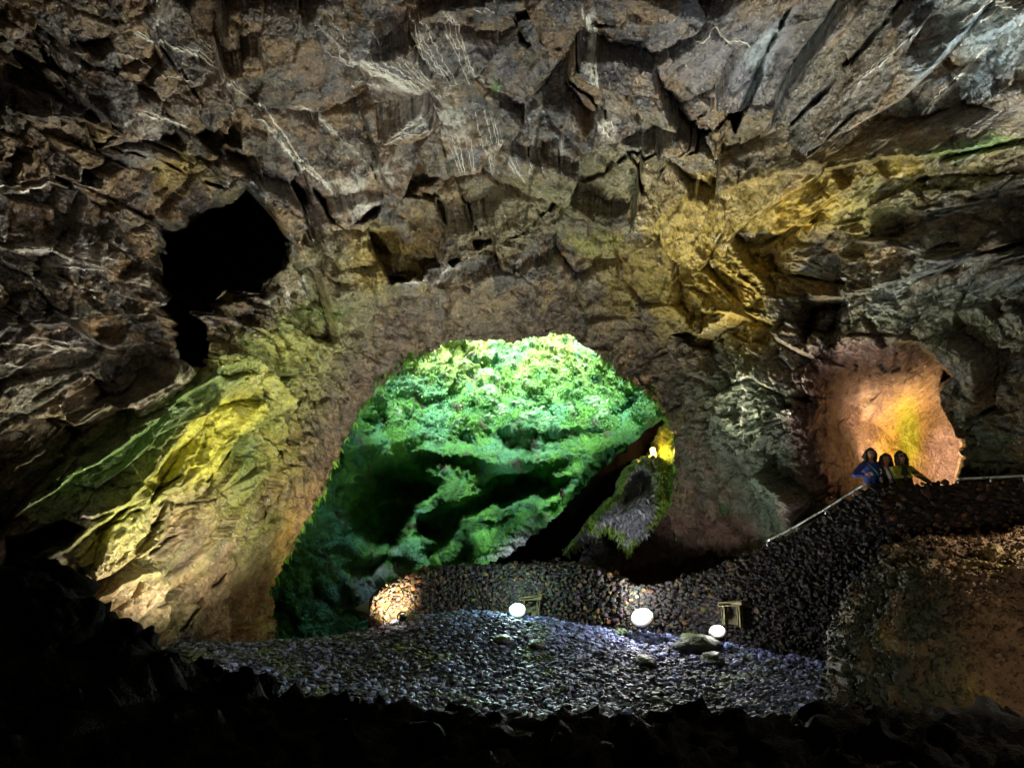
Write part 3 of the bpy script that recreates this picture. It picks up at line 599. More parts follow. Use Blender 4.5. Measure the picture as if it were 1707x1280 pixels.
def bank_z(x, y):
    zr = np.interp(x, sp[:, 0], sp[:, 2]) - .03; yr = 6.6 + .5 * np.sin(x * .9) * 0
    return np.where(y < yr, zr - .06 * (yr - y) - .03 * np.clip(yr - y, 0, 4) ** 2 * .5, zr - .55 * (y - yr))
def ground_z(x, y): return np.maximum(g_z(x * 50, y * 50), bank_z(x, y))
xs = np.arange(-16, 16.01, .07); ys = np.unique(np.r_[np.arange(-9, 3, .3), np.arange(3, 18.5, .07), np.arange(18.5, 24, .3)]); X, Y = np.meshgrid(xs, ys)
Zg = g_z(X * 50, Y * 50); Zb = bank_z(X, Y); Z = np.maximum(Zg, Zb); isb = sm(Zb - Zg, -.1, .1)
G = np.stack([X, Y, Z], -1); q = np.stack([X, Y, X * 0], -1)
Z = Z + (1 - isb) * (.10 * fbm(q * .8, 3) + .015 * fbm(q * 5, 3)) + isb * (.14 * facets(q * 2.3, .8, .9, .2, .1)[0] + .10 * facets(q * 6, .8, .9, .2, .1)[0] + .05 * fbm(q * 9, 4))
gcol = np.where(isb[..., None] > .5, np.array([.0022, .002, .002]), np.array([.03, .036, .075])) * (1 + .4 * fbm(q * 2, 3))[..., None]  # gravel floor carries the same painted-in blue daylight
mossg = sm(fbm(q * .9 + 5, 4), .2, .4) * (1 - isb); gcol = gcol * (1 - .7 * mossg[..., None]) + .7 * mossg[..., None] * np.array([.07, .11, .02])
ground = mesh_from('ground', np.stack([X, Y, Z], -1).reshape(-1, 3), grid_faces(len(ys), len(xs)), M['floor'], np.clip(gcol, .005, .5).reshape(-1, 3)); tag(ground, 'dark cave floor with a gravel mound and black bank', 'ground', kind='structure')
gs = np.random.default_rng(51); n = 190000
px = gs.random(n) * 14 - 7.2; py = 9.3 + gs.random(n) ** 1.0 * 7.6; pz = g_z(px * 50, py * 50); ok = (pz > bank_z(px, py) - .05); px, py, pz = px[ok], py[ok], pz[ok]; n = len(px)
S = .007 + .10 * gs.random(n) ** 16 + .014 * gs.random(n); q = np.stack([px, py, px * 0], -1); pz = pz + .10 * fbm(q * .8, 3) + .015 * fbm(q * 5, 3)
mg = sm(fbm(q * .9 + 5, 4), .10, .28)[:, None] * gs.random((n, 1)); cc = np.array([.095, .12, .25]) * (.12 + 2.2 * gs.random((n, 1)) ** 2.2); cc = cc * (1 - mg) + mg * np.array([.07, .12, .015])  # blue daylight from the shaft is painted into the stone colours
V_, F_, c_ = stones(np.c_[px, py, pz + S * .3], S, ICO1, 52, cc, squash=np.array([1, 1, .6])); gr = mesh_from('gravel', V_, F_, M['gravel'], c_, smooth=False); tag(gr, 'wet grey gravel with blue daylight painted into its colour, covering the mound', 'gravel', kind='stuff')

# ------------------------------------------------------------------ boulders
def boulder_mesh(name, seed, mat, sub=ICO5, rough=1., stretch=(1, 1, .8)):
    B, Fb = sub; g = np.random.default_rng(seed); o = g.random(3) * 50
    f, _, _ = facets(B * 1.3 + o, .6, .5, .12, .15); f2, _, _ = facets(B * 3.2 + o, .5, .5, .15, .2)
    V = B * (1 + rough * (.28 * f + .10 * f2 + .10 * fbm(B * 2 + o, 4) + .03 * fbm(B * 9 + o, 3)))[:, None] * np.array(stretch)
    me = mesh_from(name, V, Fb, mat); return me
silr = np.array([(-60,938,.7),(20,950,.62),(75,985,.5),(128,1012,.45),(170,1050,.33),(205,1078,.26),(232,1066,.16),(268,1088,.2),(306,1086,.18),(345,1118,.22),(392,1116,.16),(430,1126,.2),(470,1150,.2),(520,1152,.16),(565,1150,.18),(612,1158,.2),(650,1152,.14),(700,1164,.2),(748,1158,.14),(800,1168,.2),(860,1174,.22),(915,1168,.16),(985,1172,.22),(1050,1170,.16),(1120,1170,.2),(1190,1164,.16),(1260,1166,.2),(1320,1162,.18),(1390,1162,.2),(1450,1166,.2),(1520,1164,.22),(1600,1170,.26),(1690,1178,.3)])
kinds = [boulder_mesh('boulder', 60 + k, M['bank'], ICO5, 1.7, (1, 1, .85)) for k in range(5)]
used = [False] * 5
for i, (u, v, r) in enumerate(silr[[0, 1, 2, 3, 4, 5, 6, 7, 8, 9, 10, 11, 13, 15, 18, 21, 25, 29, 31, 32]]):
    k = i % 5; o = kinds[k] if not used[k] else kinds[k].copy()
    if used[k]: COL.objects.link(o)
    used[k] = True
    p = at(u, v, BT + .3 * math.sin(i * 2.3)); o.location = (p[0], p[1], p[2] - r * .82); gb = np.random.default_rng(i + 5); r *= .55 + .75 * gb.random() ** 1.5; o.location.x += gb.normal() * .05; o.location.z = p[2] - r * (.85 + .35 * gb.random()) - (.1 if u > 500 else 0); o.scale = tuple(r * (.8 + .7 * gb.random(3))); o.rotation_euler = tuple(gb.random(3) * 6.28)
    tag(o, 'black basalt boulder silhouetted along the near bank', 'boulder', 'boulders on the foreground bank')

# the brown mound of cinder on the right
B, Fb = ico(7); d = B.copy()
mc = at(1850., 1130., 9.4); bx = np.sign(d) * np.abs(d) ** .8; V = bx * np.array([3.8, 2.5, 2.3]); V[:, 0] -= .42 * np.clip(.6 - bx[:, 2], 0, 1.2) * (d[:, 0] < 0) * -d[:, 0]; V[:, 1] -= .5 * np.clip(d[:, 0], -1, .3) * (d[:, 1] < 0)
pa = V + mc; axr = np.array([.72, -.1, -.68]); axr /= np.linalg.norm(axr)
qa = pa - .8 * (pa @ axr)[:, None] * axr
dm = .14 * facets(qa * 1.1, .6, .6, .1, .1)[0] + .24 * fbm(qa * 1.5, 6, .62) + .10 * fbm(qa * 6, 4, .65) - .09 * np.abs(fbm(qa * 4, 4, .6)) + .05 * facets(pa * 8 + fbm(pa * 3, 3)[:, None], .9, .8, 0, .1)[0]
V = pa + d * dm[:, None]
cm = np.tile((.10, .062, .034), (len(V), 1)) * (1 + .5 * fbm(qa * 2, 4))[:, None]; w = sm(fbm(qa * 1.1 + 4, 4), .1, .3)[:, None]; cm = cm * (1 - w) + w * np.array([.13, .09, .03])
w = (sm(-d[:, 0] + .25 * d[:, 1], .52, .7) * sm(fbm(pa * 2, 4), -.45, .05))[:, None]; cm = cm * (1 - w) + w * np.array([.03, .035, .022])  # left face painted darker in place of dim light, plus a mossy tint
mound = mesh_from('rock_mound', V - mc, Fb, M['wall'], np.clip(cm, .01, .4)); mound.location = mc
gm_ = np.random.default_rng(91); vis = np.where((d[:, 1] < .35) & (d[:, 2] > -.75))[0]; pk = gm_.choice(vis, 42000); Sz = .014 + .05 * gm_.random(len(pk)) ** 4
dk_ = 1 - .45 * gm_.random((len(pk), 1)); V_, F_, c_ = stones((V - mc)[pk] + gm_.normal(size=(len(pk), 3)) * .012, Sz, ICO1, 92, np.clip(cm[pk] * dk_ * (.4 + 1.5 * gm_.random((len(pk), 1)) ** 1.6), .004, .4)); tag(mesh_from('rubble', V_, F_, M['wall'], c_, smooth=False, parent=mound), kind='stuff')
tag(mound, 'big brown cinder mound below the upper parapet on the right', 'rock mound')

# larger loose stones on the gravel
st0 = boulder_mesh('stone', 81, M['gravel'], ICO3, 1., (1.3, 1, .7)); 
a = st0.data.color_attributes.new('pigment', 'FLOAT_COLOR', 'POINT'); nvv = len(st0.data.vertices)
zz = np.array([v.co.z for v in st0.data.vertices]); mw = sm(zz, .1, .5)[:, None]; cc = np.array([.02, .021, .028]) * (1 - mw) + mw * np.array([.035, .06, .015]); a.data.foreach_set('color', np.c_[cc, np.ones(nvv)].astype(np.float32).ravel())
looks = ['mossy boulder just left of the small floodlight at the rampart foot', 'low mossy stone nearest below the small floodlight', 'flat dark stone below the green-white floodlight', 'small dark stone right of the flat one below the green-white floodlight', 'low dark stone on the gravel right of centre, far from the wall', 'thin mossy stone under the warm-lit wall end']
for i, (u, v, t, r) in enumerate([(1160, 1062, 13.4, .42), (1187, 1090, 12.6, .26), (838, 1074, 13.6, .2), (896, 1077, 13.5, .18), (1075, 1108, 12.4, .22), (686, 1032, 14.6, .2)]):
    o = st0 if i == 0 else st0.copy()
    if i: COL.objects.link(o)
    p = at(u, v, t); o.location = (p[0], p[1], float(ground_z(np.array([p[0]]), np.array([p[1]]))[0]) + r * .25); o.scale = (r, r, r * .8); o.rotation_euler = (0, 0, i * 1.3); tag(o, looks[i], 'stone')

# ------------------------------------------------------------------ dry-stone walls
def wall_path(pts, n=None):
    L = np.array(pts, float); d = np.r_[0, np.cumsum(np.hypot(*(L[1:, :2] - L[:-1, :2]).T))]
    s = np.linspace(0, d[-1], int(d[-1] / 6)); 
    def sp1(c):      # smooth interpolation
        y = np.interp(s, d, L[:, c]); k = np.ones(5) / 5; yp = np.r_[np.full(2, y[0]), y, np.full(2, y[-1])]; return np.convolve(yp, k, 'valid')
    return at(sp1(0), sp1(1), sp1(2))
def stone_wall(name, pts, label, seed, size=.078, thick=.42, tint=(.034, .032, .031), base=None):
    T_ = wall_path(pts); g = np.random.default_rng(seed); root = empty(name, (T_[:, 0].mean(), T_[:, 1].mean(), 0)); tag(root, label, 'stone wall'); off = np.array(root.location)
    d2 = np.gradient(T_[:, :2], axis=0); d2 /= np.linalg.norm(d2, axis=1)[:, None]; nr = np.c_[d2[:, 1], -d2[:, 0]]
    if (nr * (CAM[:2] - T_[:, :2])).sum() < 0: nr = -nr
    zb = (ground_z(T_[:, 0], T_[:, 1]) - .25) if base is None else np.full(len(T_), base); zt = T_[:, 2] - .05
    n = len(T_); A = np.c_[T_[:, :2] - nr * .06, zt]; Bk = np.c_[T_[:, :2] - nr * thick, zt]; V = np.concatenate([np.c_[A[:, :2], zb], A, Bk, np.c_[Bk[:, :2], zb]]); i = np.arange(n)
    Fq = [[k * n + j, k * n + j + 1, ((k + 1) % 4) * n + j + 1, ((k + 1) % 4) * n + j] for k in range(4) for j in range(n - 1)] + [[0, n, 2 * n, 3 * n], [n - 1, 4 * n - 1, 3 * n - 1, 2 * n - 1]]
    mb = MB().add(V - off, Fq); mb.build('wall_core', M['mortar'], root, smooth=False)
    s = np.r_[0, np.cumsum(np.hypot(*np.diff(T_[:, :2], axis=0).T))]; C = []; S = []
    row = 0; h = zt.max()
    z0 = zb.min()
    while z0 < h:
        x = g.random() * size
        while x < s[-1]:
            sz = size * (.5 + 1.5 * g.random() ** 2.2); jj = np.interp(x, s, np.arange(n)); j0 = int(jj)
            top, bot = np.interp(x, s, zt), np.interp(x, s, zb); zc = z0 + g.normal() * .018
            if bot - .05 < zc < top + .02:
                p = np.array([np.interp(x, s, T_[:, 0]), np.interp(x, s, T_[:, 1])]) + nr[j0] * (-.02 + g.normal() * .022); C.append((p[0], p[1], zc)); S.append(sz * .68)
            x += sz * 1.12
        z0 += size * .78
    x = 0
    while x < s[-1]:                      # coping
        for w in (-.1, -.28):
            sz = size * (.6 + 1.5 * g.random() ** 2); j0 = int(np.interp(x, s, np.arange(n))); p = np.array([np.interp(x, s, T_[:, 0]), np.interp(x, s, T_[:, 1])]) + nr[j0] * w; C.append((p[0], p[1], np.interp(x, s, zt) + g.normal() * .03)); S.append(sz * .66)
        x += size * 1.1
    C = np.array(C); S = np.array(S); cc = np.where(g.random((len(C), 1)) < .3, np.array(tint) * np.array([2.1, 1.6, .8]), np.array(tint)) * (.35 + 1.3 * g.random((len(C), 1))) * (1 + .15 * g.normal(size=(len(C), 3)))
    V_, F_, c_ = stones(C - off, S, ICO2, seed + 1, np.clip(cc, .01, .4), squash=np.array([1.05, 1.05, .85])); mesh_from('stonework', V_, F_, M['wall'], c_, smooth=False, parent=root)
    return root, T_, nr
w1_, WT1, WN1 = stone_wall('stone_wall', [(614,1040,14.3),(618,1000,14.4),(642,976,14.6),(663,966,14.8),(693,956,15.2),(727,947,15.8),(758,941,16.2),(790,940,16.5),(832,940,16.6),(895,937,16.4),(948,936,15.9),(1000,949,15.3),(1040,966,14.9),(1064,977,14.75)], 'low curved dry-stone wall behind the gravel mound', 101)
w2_, WT2, WN2 = stone_wall('stone_wall', [(1064,978,14.75),(1085,976,14.8),(1110,971,14.8),(1160,955,14.6),(1200,940,14.4),(1240,923,14.1),(1280,906,13.7),(1320,886,13.3),(1380,851,12.6),(1440,813,11.9),(1462,807,11.6)], 'tall sloping dry-stone rampart climbing right to the people', 102, tint=(.013, .0125, .0125))  # darker stone tint stands in for the unlit rampart face
w3_, WT3, WN3 = stone_wall('stone_wall', [(1462,807,11.6),(1520,806,11.2),(1600,803,10.7),(1707,798,10.0),(1850,793,9.2),(2000,790,8.6)], 'level dry-stone parapet the three people lean on', 103, tint=(.026, .015, .012))
def strip(pts3, r, n=8): return MB().tube(pts3, r, n)
def rail(root, T_, a, b, z, name='handrail'):
    p = T_[a:b].copy(); p[:, 2] += z; off = np.array(root.location); strip(p - off, .022).build(name, M['steel'], root)
    for k in range(a, b, 9):
        q = T_[k]; MB().tube([q - off + (0, 0, -.05), q - off + (0, 0, z)], .016, 6).build('rail_post', M['steel'], root)
k0 = int(np.argmin(np.abs(WT2[:, 0] - at(1278., 906., 13.7)[0]))); rail(w2_, WT2, k0, len(WT2) - 3, .06)
k1 = int(np.argmin(np.abs(WT3[:, 0] - at(1592., 806., 10.8)[0]))); rail(w3_, WT3, k1, len(WT3) - 1, .05)
# path behind the walls
allp = np.concatenate([WT1[12:], WT2[2:], WT3[2:]]); alln = np.concatenate([WN1[12:], WN2[2:], WN3[2:]]); zp = allp[:, 2] - .95
pa_ = np.c_[allp[:, :2] - alln * .3, zp]; pb_ = np.c_[allp[:, :2] - alln * 2.2, zp + .02]; n = len(pa_); i = np.arange(n - 1)
path = mesh_from('path', np.r_[pa_, pb_], np.c_[i, i + 1, n + i + 1, n + i], material('path_stone', base=(.07, .06, .05), rough=.8)); tag(path, 'stone path behind the dry-stone walls', 'path', kind='structure')
# square stone frames set into the wall behind two lamps
def niche_frame(root, u, v, t, w, h, T_, nr):
    p = at(u, v, t); j = int(np.argmin(np.hypot(*(T_[:, :2] - p[:2]).T))); n2 = nr[j]; a = math.atan2(n2[0], -n2[1]); rot = np.array(Matrix.Rotation(a, 3, 'Z')); off = np.array(root.location)
    c = np.array([T_[j, 0] + n2[0] * .09, T_[j, 1] + n2[1] * .09, p[2]]) - off
    tl = np.array(Matrix.Rotation(-.12, 3, 'Y'))
    MB().box(c + rot @ np.array([0, -.03, h / 2]), (w + .2, .22, .09), rot @ tl).build('niche_lintel', M['plaster'], root)
    for sg in (-1, 1): MB().box(c + rot @ np.array([sg * w / 2, -.02, -.03]), (.07, .2, h), rot).build('niche_jamb', M['plaster'], root)
    MB().box(c + rot @ np.array([0, .06, -.02]), (w, .05, h), rot).build('niche_back', M['plaster'], root)
niche_frame(w2_, 1222., 1022., 14.0, .36, .46, WT2, WN2); niche_frame(w1_, 884., 1008., 16.1, .42, .36, WT1, WN1)

# the stair wall climbing the shaft, its shade put into near-black stone
def slab(pts, thick, name, mat, parent=None):
    A = at(np.array([p[0] for p in pts]), np.array([p[1] for p in pts]), np.array([float(p[2]) for p in pts])); n = len(A); Bk = A + np.array([0, thick, .0]); return A, Bk
tops = np.array([(1106,696,19.6),(1030,760,19.0),(975,810,18.6),(940,850,18.3),(900,887,18.0),(850,928,17.7),(800,950,17.4)]); bots = np.array([(1090,775,19.5),(1056,820,18.9),(1036,860,18.5),(992,895,18.2),(962,935,17.9),(940,970,17.6),(870,990,17.3)])
def lerp_rows(L, m):
    d = np.linspace(0, len(L) - 1, m); return np.stack([np.interp(d, np.arange(len(L)), L[:, c]) for c in range(3)], -1)
m = 60; tp = lerp_rows(tops, m); bt = lerp_rows(bots, m); root = empty('stair_wall', at(950., 900., 20.)); tag(root, 'dark diagonal stair parapet climbing the mossy shaft', 'stair wall'); off = np.array(root.location)
tp3 = at(tp[:, 0], tp[:, 1], tp[:, 2]); bt3 = at(bt[:, 0], bt[:, 1], bt[:, 2])
rowsW = np.stack([tp3 * (1 - f) + bt3 * f for f in np.linspace(0, 1, 24)]); rowsW += .10 * np.stack([fbm(rowsW * 3 + s, 3) for s in (0, 20, 40)], -1); rowsW[0] += .05 * rng.normal(size=(m, 3))
back = rowsW + np.array([0, .45, 0]); allr = np.concatenate([rowsW, back[::-1], rowsW[:1]]); nn_ = len(allr); i = np.arange(nn_ * m).reshape(nn_, m)
mesh_from('parapet', allr.reshape(-1, 3) - off, grid_faces(nn_, m), M['bank'], parent=root)
stp = MB()
for k in range(0, m - 2, 3):
    p = (tp3[k] * .45 + bt3[k] * .55) + np.array([0, 1.0, 0]) - off; stp.box(p, (.5, 1.0, .16))
stp.build('steps', M['bank'], root)

# moss-hung outcrop on the right of the shaft
op = [(936,925),(950,905),(972,880),(985,860),(1000,845),(1025,828),(1032,800),(1040,785),(1062,765),(1088,758),(1112,770),(1118,800),(1108,850),(1090,872),(1062,905),(1048,930),(1030,905),(1010,885),(980,900),(958,915)]
us2 = np.arange(925, 1130, 1.6); vs2 = np.arange(748, 945, 1.6); U, Vv = np.meshgrid(us2, vs2); wob = np.stack([U / 18, Vv / 18, U * 0], -1); dd = sdist(U + 5 * fbm(wob, 3), Vv + 5 * fbm(wob + 9, 3), op)
t_ = 17.7 + (Vv - 930) * -.004 - 1.1 * np.clip(dd / 45, 0, 1) ** .6 + .0 * U
Po = at(U, Vv, t_); nz = fbm(Po * 2.5, 4); Po = Po + np.array([0, -1, .3]) * (.28 * facets(Po * 1.6, .5, .6, .2, .15)[0] + .3 * np.abs(nz) + .1 * fbm(Po * 9, 3))[..., None]
kp = dd[:-1, :-1] > 0; hollow = inside(U, Vv, [(1046,790),(1075,772),(1095,790),(1092,820),(1070,835),(1040,850),(1036,820)])
Po = Po + np.array([0, .9, 0]) * sm(np.where(hollow, pdist(U, Vv, [(1046,790),(1075,772),(1095,790),(1092,820),(1070,835),(1040,850),(1036,820),(1046,790)]), 0), 0, 8)[..., None]
mo = sm(fbm(Po * 1.4 + 3, 4) + .35 * np.exp(-dd / 12) - .1, -.05, .2)[..., None] * (1 - hollow[..., None] * .8); co = np.array([.26, .28, .34]) * (1 - mo) + mo * np.array([.20, .33, .06])
y_ = np.exp(-((U - 1105) / 16) ** 2)[..., None]; co = co * (1 - y_) + y_ * np.array([.16, .26, .03])
V_, F_, c_ = compact(Po.reshape(-1, 3), grid_faces(len(vs2), len(us2), kp), co.reshape(-1, 3))
# give it depth: a second skin 1.6 m behind, joined along the outline by an offset copy
oc = mesh_from('mossy_outcrop', np.r_[V_, V_ + np.array([.1, 1.5, .1])], np.r_[F_, F_[:, ::-1] + len(V_)], M['moss'], np.r_[c_, c_ * .5])
import bmesh as _b
bm = _b.new(); bm.from_mesh(oc.data); bm.verts.ensure_lookup_table(); nv = len(V_); bnd = [e for e in bm.edges if e.is_boundary and e.verts[0].index < nv]
for e in bnd:
    a, b = e.verts[0].index, e.verts[1].index
    try: bm.faces.new([bm.verts[a], bm.verts[b], bm.verts[b + nv], bm.verts[a + nv]])
    except ValueError: pass
bm.to_mesh(oc.data); bm.free(); tag(oc, 'moss-hung rock outcrop below the orange lamp', 'rock outcrop')
kq = gl.choice(len(V_), 6000); leaves('outcrop_moss', V_[kq] + gl.normal(size=(6000, 3)) * .03, np.tile((0, -.8, .2), (6000, 1)), gl.random(6000) ** 2 * .13 + .03, np.clip(c_[kq] * (.6 + gl.random((6000, 1))), 0, .5), 'stringy moss hanging on the outcrop below the orange lamp', 43, .9)

# ------------------------------------------------------------------ ferns
def fern_mesh(seed):
    g = np.random.default_rng(seed); V = []; Fc = []
    for k in range(9):
        a = k * 2 * np.pi / 9 + g.normal() * .2; L_ = .42 + .2 * g.random(); el = .9 + .3 * g.random(); n = 9; pts = []
        for i in range(n + 1):
            s = i / n; r = L_ * (s * math.cos(el * (1 - .3 * s))); z = L_ * (s * math.sin(el) - .85 * s * s); pts.append(np.array([r * math.cos(a), r * math.sin(a), z]))
        sd_ = np.array([-math.sin(a), math.cos(a), 0])
        for i in range(1, n):
            w = .10 * math.sin(math.pi * (i / n) ** .7) + .012; f = pts[i + 1] - pts[i]
            for sg in (-1, 1):
                b = len(V); tip = pts[i] + sg * sd_ * w + f * .9 + np.array([0, 0, -.02]); V += [pts[i] - f * .25, pts[i] + f * .3, tip]; Fc.append([b, b + 1, b + 2])
    me = bpy.data.meshes.new('fern'); me.from_pydata([tuple(v) for v in V], [], Fc); me.materials.append(M['fern']); return me
M['fern'] = material('fern_leaf', base=(.10, .25, .11), rough=.5, var=.35, scales=(3, 12), bump=0)
fm = [fern_mesh(200 + k) for k in range(4)]; gf = np.random.default_rng(77)
Ug, Vg = np.meshgrid(us, vs); ok = (NN[..., 2] > -.2) & (Vg > 590) & (Vg < 735) & (Ug > 650) & (Ug < 1090) & ~inside(Ug, Vg, [(0, 0), (1, 0), (1, 1)]); cand = np.argwhere(ok); wc = np.exp(-((Ug[ok] - 880) / 150) ** 2 - ((Vg[ok] - 690) / 28) ** 2) + .25
for i, c in enumerate(gf.choice(len(cand), 110, replace=False, p=wc / wc.sum())):
    p = Ps2[tuple(cand[c])]; o = bpy.data.objects.new('fern', fm[i % 4]); COL.objects.link(o); s = .7 + .7 * gf.random(); o.location = p; o.scale = (s, s, s); o.rotation_euler = (R(35) + gf.normal() * .3, gf.normal() * .2, gf.random() * 6.28)
    tag(o, 'small blue-green fern growing on the mossy shaft wall', 'fern', 'ferns on the shaft wall')

# ------------------------------------------------------------------ people
def skinned(name, chains, mat, parent=None, sub=2, extra=None):
    """each chain: list of (x, y, z, radius) or (index of an earlier point to branch from,)"""
    V = []; E = []; Rr = []; roots = []
    for ch in chains:
        prev = None
        for p in ch:
            if len(p) == 1: prev = p[0]; continue
            V.append(p[:3]); Rr.append(p[3])
            if prev is not None: E.append((prev, len(V) - 1))
            else: roots.append(len(V) - 1)
            prev = len(V) - 1
    me = bpy.data.meshes.new(name); me.from_pydata(V, E, []); o = bpy.data.objects.new(name, me); COL.objects.link(o)
    m = o.modifiers.new('s', 'SKIN'); m.use_smooth_shade = True
    for i, r in enumerate(Rr): me.skin_vertices[0].data[i].radius = (r, r)
    for i in range(len(V)): me.skin_vertices[0].data[i].use_root = i in roots
    o.modifiers.new('d', 'SUBSURF').levels = sub; o.modifiers['d'].render_levels = sub
    bpy.context.view_layer.update(); nm_ = bpy.data.meshes.new_from_object(o.evaluated_get(bpy.context.evaluated_depsgraph_get())); nm_.name = name
    bpy.data.objects.remove(o)
    if extra:
        import bmesh
        bm = bmesh.new(); bm.from_mesh(nm_)
        for EV, EF in extra:
            vs_ = [bm.verts.new(v) for v in EV]
            for f in EF: bm.faces.new([vs_[i] for i in f]).smooth = True
        bm.to_mesh(nm_); bm.free()
    nm_.materials.clear(); nm_.materials.append(mat); o = bpy.data.objects.new(name, nm_); COL.objects.link(o); o.parent = parent
    return o
for nme, c in dict(skin=(.42, .24, .15), hair=(.022, .014, .01), blue=(.02, .045, .26), teal=(.02, .16, .22), white=(.75, .74, .76), dark=(.012, .012, .014), lime=(.26, .28, .02), denim=(.03, .04, .07), lips=(.3, .1, .08)).items(): M['p_' + nme] = material('cloth_' + nme if nme not in ('skin', 'hair', 'lips') else nme, base=c, rough=.65, var=.2, scales=(10, 60), bump=.2)
def hand_chains(w, e, k=1.):
    w = np.array(w, float); e = np.array(e, float); d = (w - e) / np.linalg.norm(w - e); s = np.cross(d, (0, 1, .2)); s /= np.linalg.norm(s); n_ = np.cross(d, s); out = [[(*w, .026), (*(w + d * .045), .03), (*(w + d * .085), .027)]]
    for q, (ln, o) in enumerate(((.068, -.03), (.078, -.01), (.073, .011), (.056, .03))):
        a = w + d * .08 + s * o; out.append([(*a, .0095), (*(a + d * ln * .45 + n_ * .008), .009), (*(a + d * ln * .8 + n_ * .025), .008), (*(a + d * ln + n_ * .04), .007)])
    a = w + d * .03 - s * .025; out.append([(*a, .0115), (*(a + d * .03 - s * .03 + n_ * .008), .0105), (*(a + d * .055 - s * .038 + n_ * .014), .0085)]); return out
def head_geo(c, yaw, tilt):
    B, Fb = ICO3; V = B.copy(); x, y, z = V.T.copy(); V = V * np.array([.074, .095, .118])
    V[:, 0] *= np.where(z < -.1, 1 + .32 * (z + .1), 1); V[:, 1] += np.where(z < -.3, -.012 * (-z), 0) * (y < 0)
    fr = (y < -.3); V[:, 1] -= fr * .026 * np.exp(-(x / .17) ** 2 - ((z + .22) / .22) ** 2); V[:, 1] += fr * .012 * (np.exp(-((np.abs(x) - .38) / .2) ** 2 - ((z - .06) / .13) ** 2)); V[:, 1] -= fr * .006 * np.exp(-(x / .3) ** 2 - ((z + .6) / .1) ** 2)
    V[:, 0] += np.sign(x) * .012 * np.exp(-((np.abs(x) - .98) / .12) ** 2 - ((y - .1) / .2) ** 2 - (z / .25) ** 2)
    Rm = np.array(Matrix.Rotation(yaw, 3, 'Z') @ Matrix.Rotation(tilt, 3, 'Y')); return V @ Rm.T + np.array(c), Fb, Rm
def person(u, v, t, hz, label, arms, head_dx, yaw, tilt, top, lean=0, hair_len=.3, glasses=None, style=''):
    hw = at(float(u), float(v), float(t)); root = empty('person', (hw[0] - head_dx, hw[1], hw[2] - hz)); tag(root, label, 'person', 'people at the parapet')
    sh = hz - .225; pel = .53 * (hz + .1); sx = head_dx * .75; c = (head_dx, -.03, hz)
    (le, lw), (re_, rw) = arms; L_ = (sx - .165, .01, sh); R_ = (sx + .165, .01, sh)
    HV, HF, HR = head_geo(c, yaw, tilt)
    sp_ = [(0, 0, pel, .13), (sx * .4, .01, pel + .2, .115), (sx * .8, .01, sh - .1, .125), (sx, .01, sh, .085), (head_dx * .95, 0, hz - .14, .05), (head_dx, -.01, hz - .05, .05)]
    legs = [[(0,), (s_ * .09, 0, pel - .06, .095), (s_ * .10, -.02, pel * .52, .065), (s_ * .11, 0, .09, .042), (s_ * .12, -.14, .03, .035)] for s_ in (-1, 1)]
    def arm(S, E_, W_, b): return [(b,), (*S, .06), (*((np.array(S) + E_) / 2), .046), (*E_, .04), (*((np.array(E_) + W_) / 2), .036), (*W_, .026)]
    ch = [sp_] + legs + [arm(L_, le, lw, 3), arm(R_, re_, rw, 3)] + hand_chains(lw, le) + hand_chains(rw, re_)
    skinned('body', ch, M['p_skin'], root, 2, [(HV, HF)])
    f = 1.22
    def arm2(S, E_, W_, b): q = np.array(W_) * .97 + np.array(E_) * .03; return [(b,), (*S, .072), (*((np.array(S) + E_) / 2), .06), (*E_, .054), (*((np.array(E_) + q) / 2), .049), (*q, .042)]
    jk = skinned('jacket', [[(0, 0, pel - .03, .165), (sx * .4, .01, pel + .2, .145), (sx * .8, .01, sh - .1, .15), (sx, .01, sh + .02, .105), (head_dx * .9, .01, sh + .085, .062)], arm2(L_, le, lw, 3), arm2(R_, re_, rw, 3)], M[top], root)
    skinned('trousers', [[(0, 0, pel + .02, .15)]+[]] and [[(0, 0, pel + .03, .145), (0, 0, pel - .03, .14)]] + [[(1,), (s_ * .09, 0, pel - .1, .105), (s_ * .10, -.02, pel * .52, .078), (s_ * .11, 0, .1, .06)] for s_ in (-1, 1)], M['p_denim'], root)
    for s_ in (-1, 1): skinned('shoe', [[(s_ * .11, .03, .05, .048), (s_ * .115, -.07, .045, .046), (s_ * .12, -.17, .035, .038)]], M['p_dark'], root)
    # hair: a cap over the skull and locks falling to the shoulders
    B, Fb = ICO3; hv = B * np.array([.088, .108, .124]) + np.array([0, .012, .012]); face = (B[:, 1] < -.25) & (B[:, 2] < .42); hv[face] = (B * np.array([.06, .07, .1]))[face]; hv = hv * (1 + .05 * fbm(B * 4 + u, 3))[:, None]
    hb = MB(); hb.add(hv @ HR.T + np.array(c), Fb.tolist()); gh = np.random.default_rng(int(u))
    for k in range(26):
        a = np.pi * (-.12 + 1.24 * k / 25); p0 = np.array([.082 * math.cos(a), .10 * math.sin(a) * .9 + .01, .03]); ln = hair_len * (.8 + .35 * gh.random()); j_ = gh.normal(size=(2, 2)) * .015
        pts = [p0 * .9 + (0, 0, .04), p0 * 1.08, p0 * 1.18 + (j_[0, 0], j_[0, 1], -ln * .5), p0 * 1.12 + (j_[1, 0], j_[1, 1] - .02, -ln)]; hb.tube(np.array(pts) @ HR.T + np.array(c), [.02, .024, .022, .008], 6)
    hb.build('hair', M['p_hair'], root)
    def onhead(p): return HR @ np.array(p) + np.array(c)
    for s_ in (-1, 1): MB().add((ICO2[0] * .011) + onhead((s_ * .03, -.083, .008)), ICO2[1].tolist()).build('eye', M['p_dark'], root)
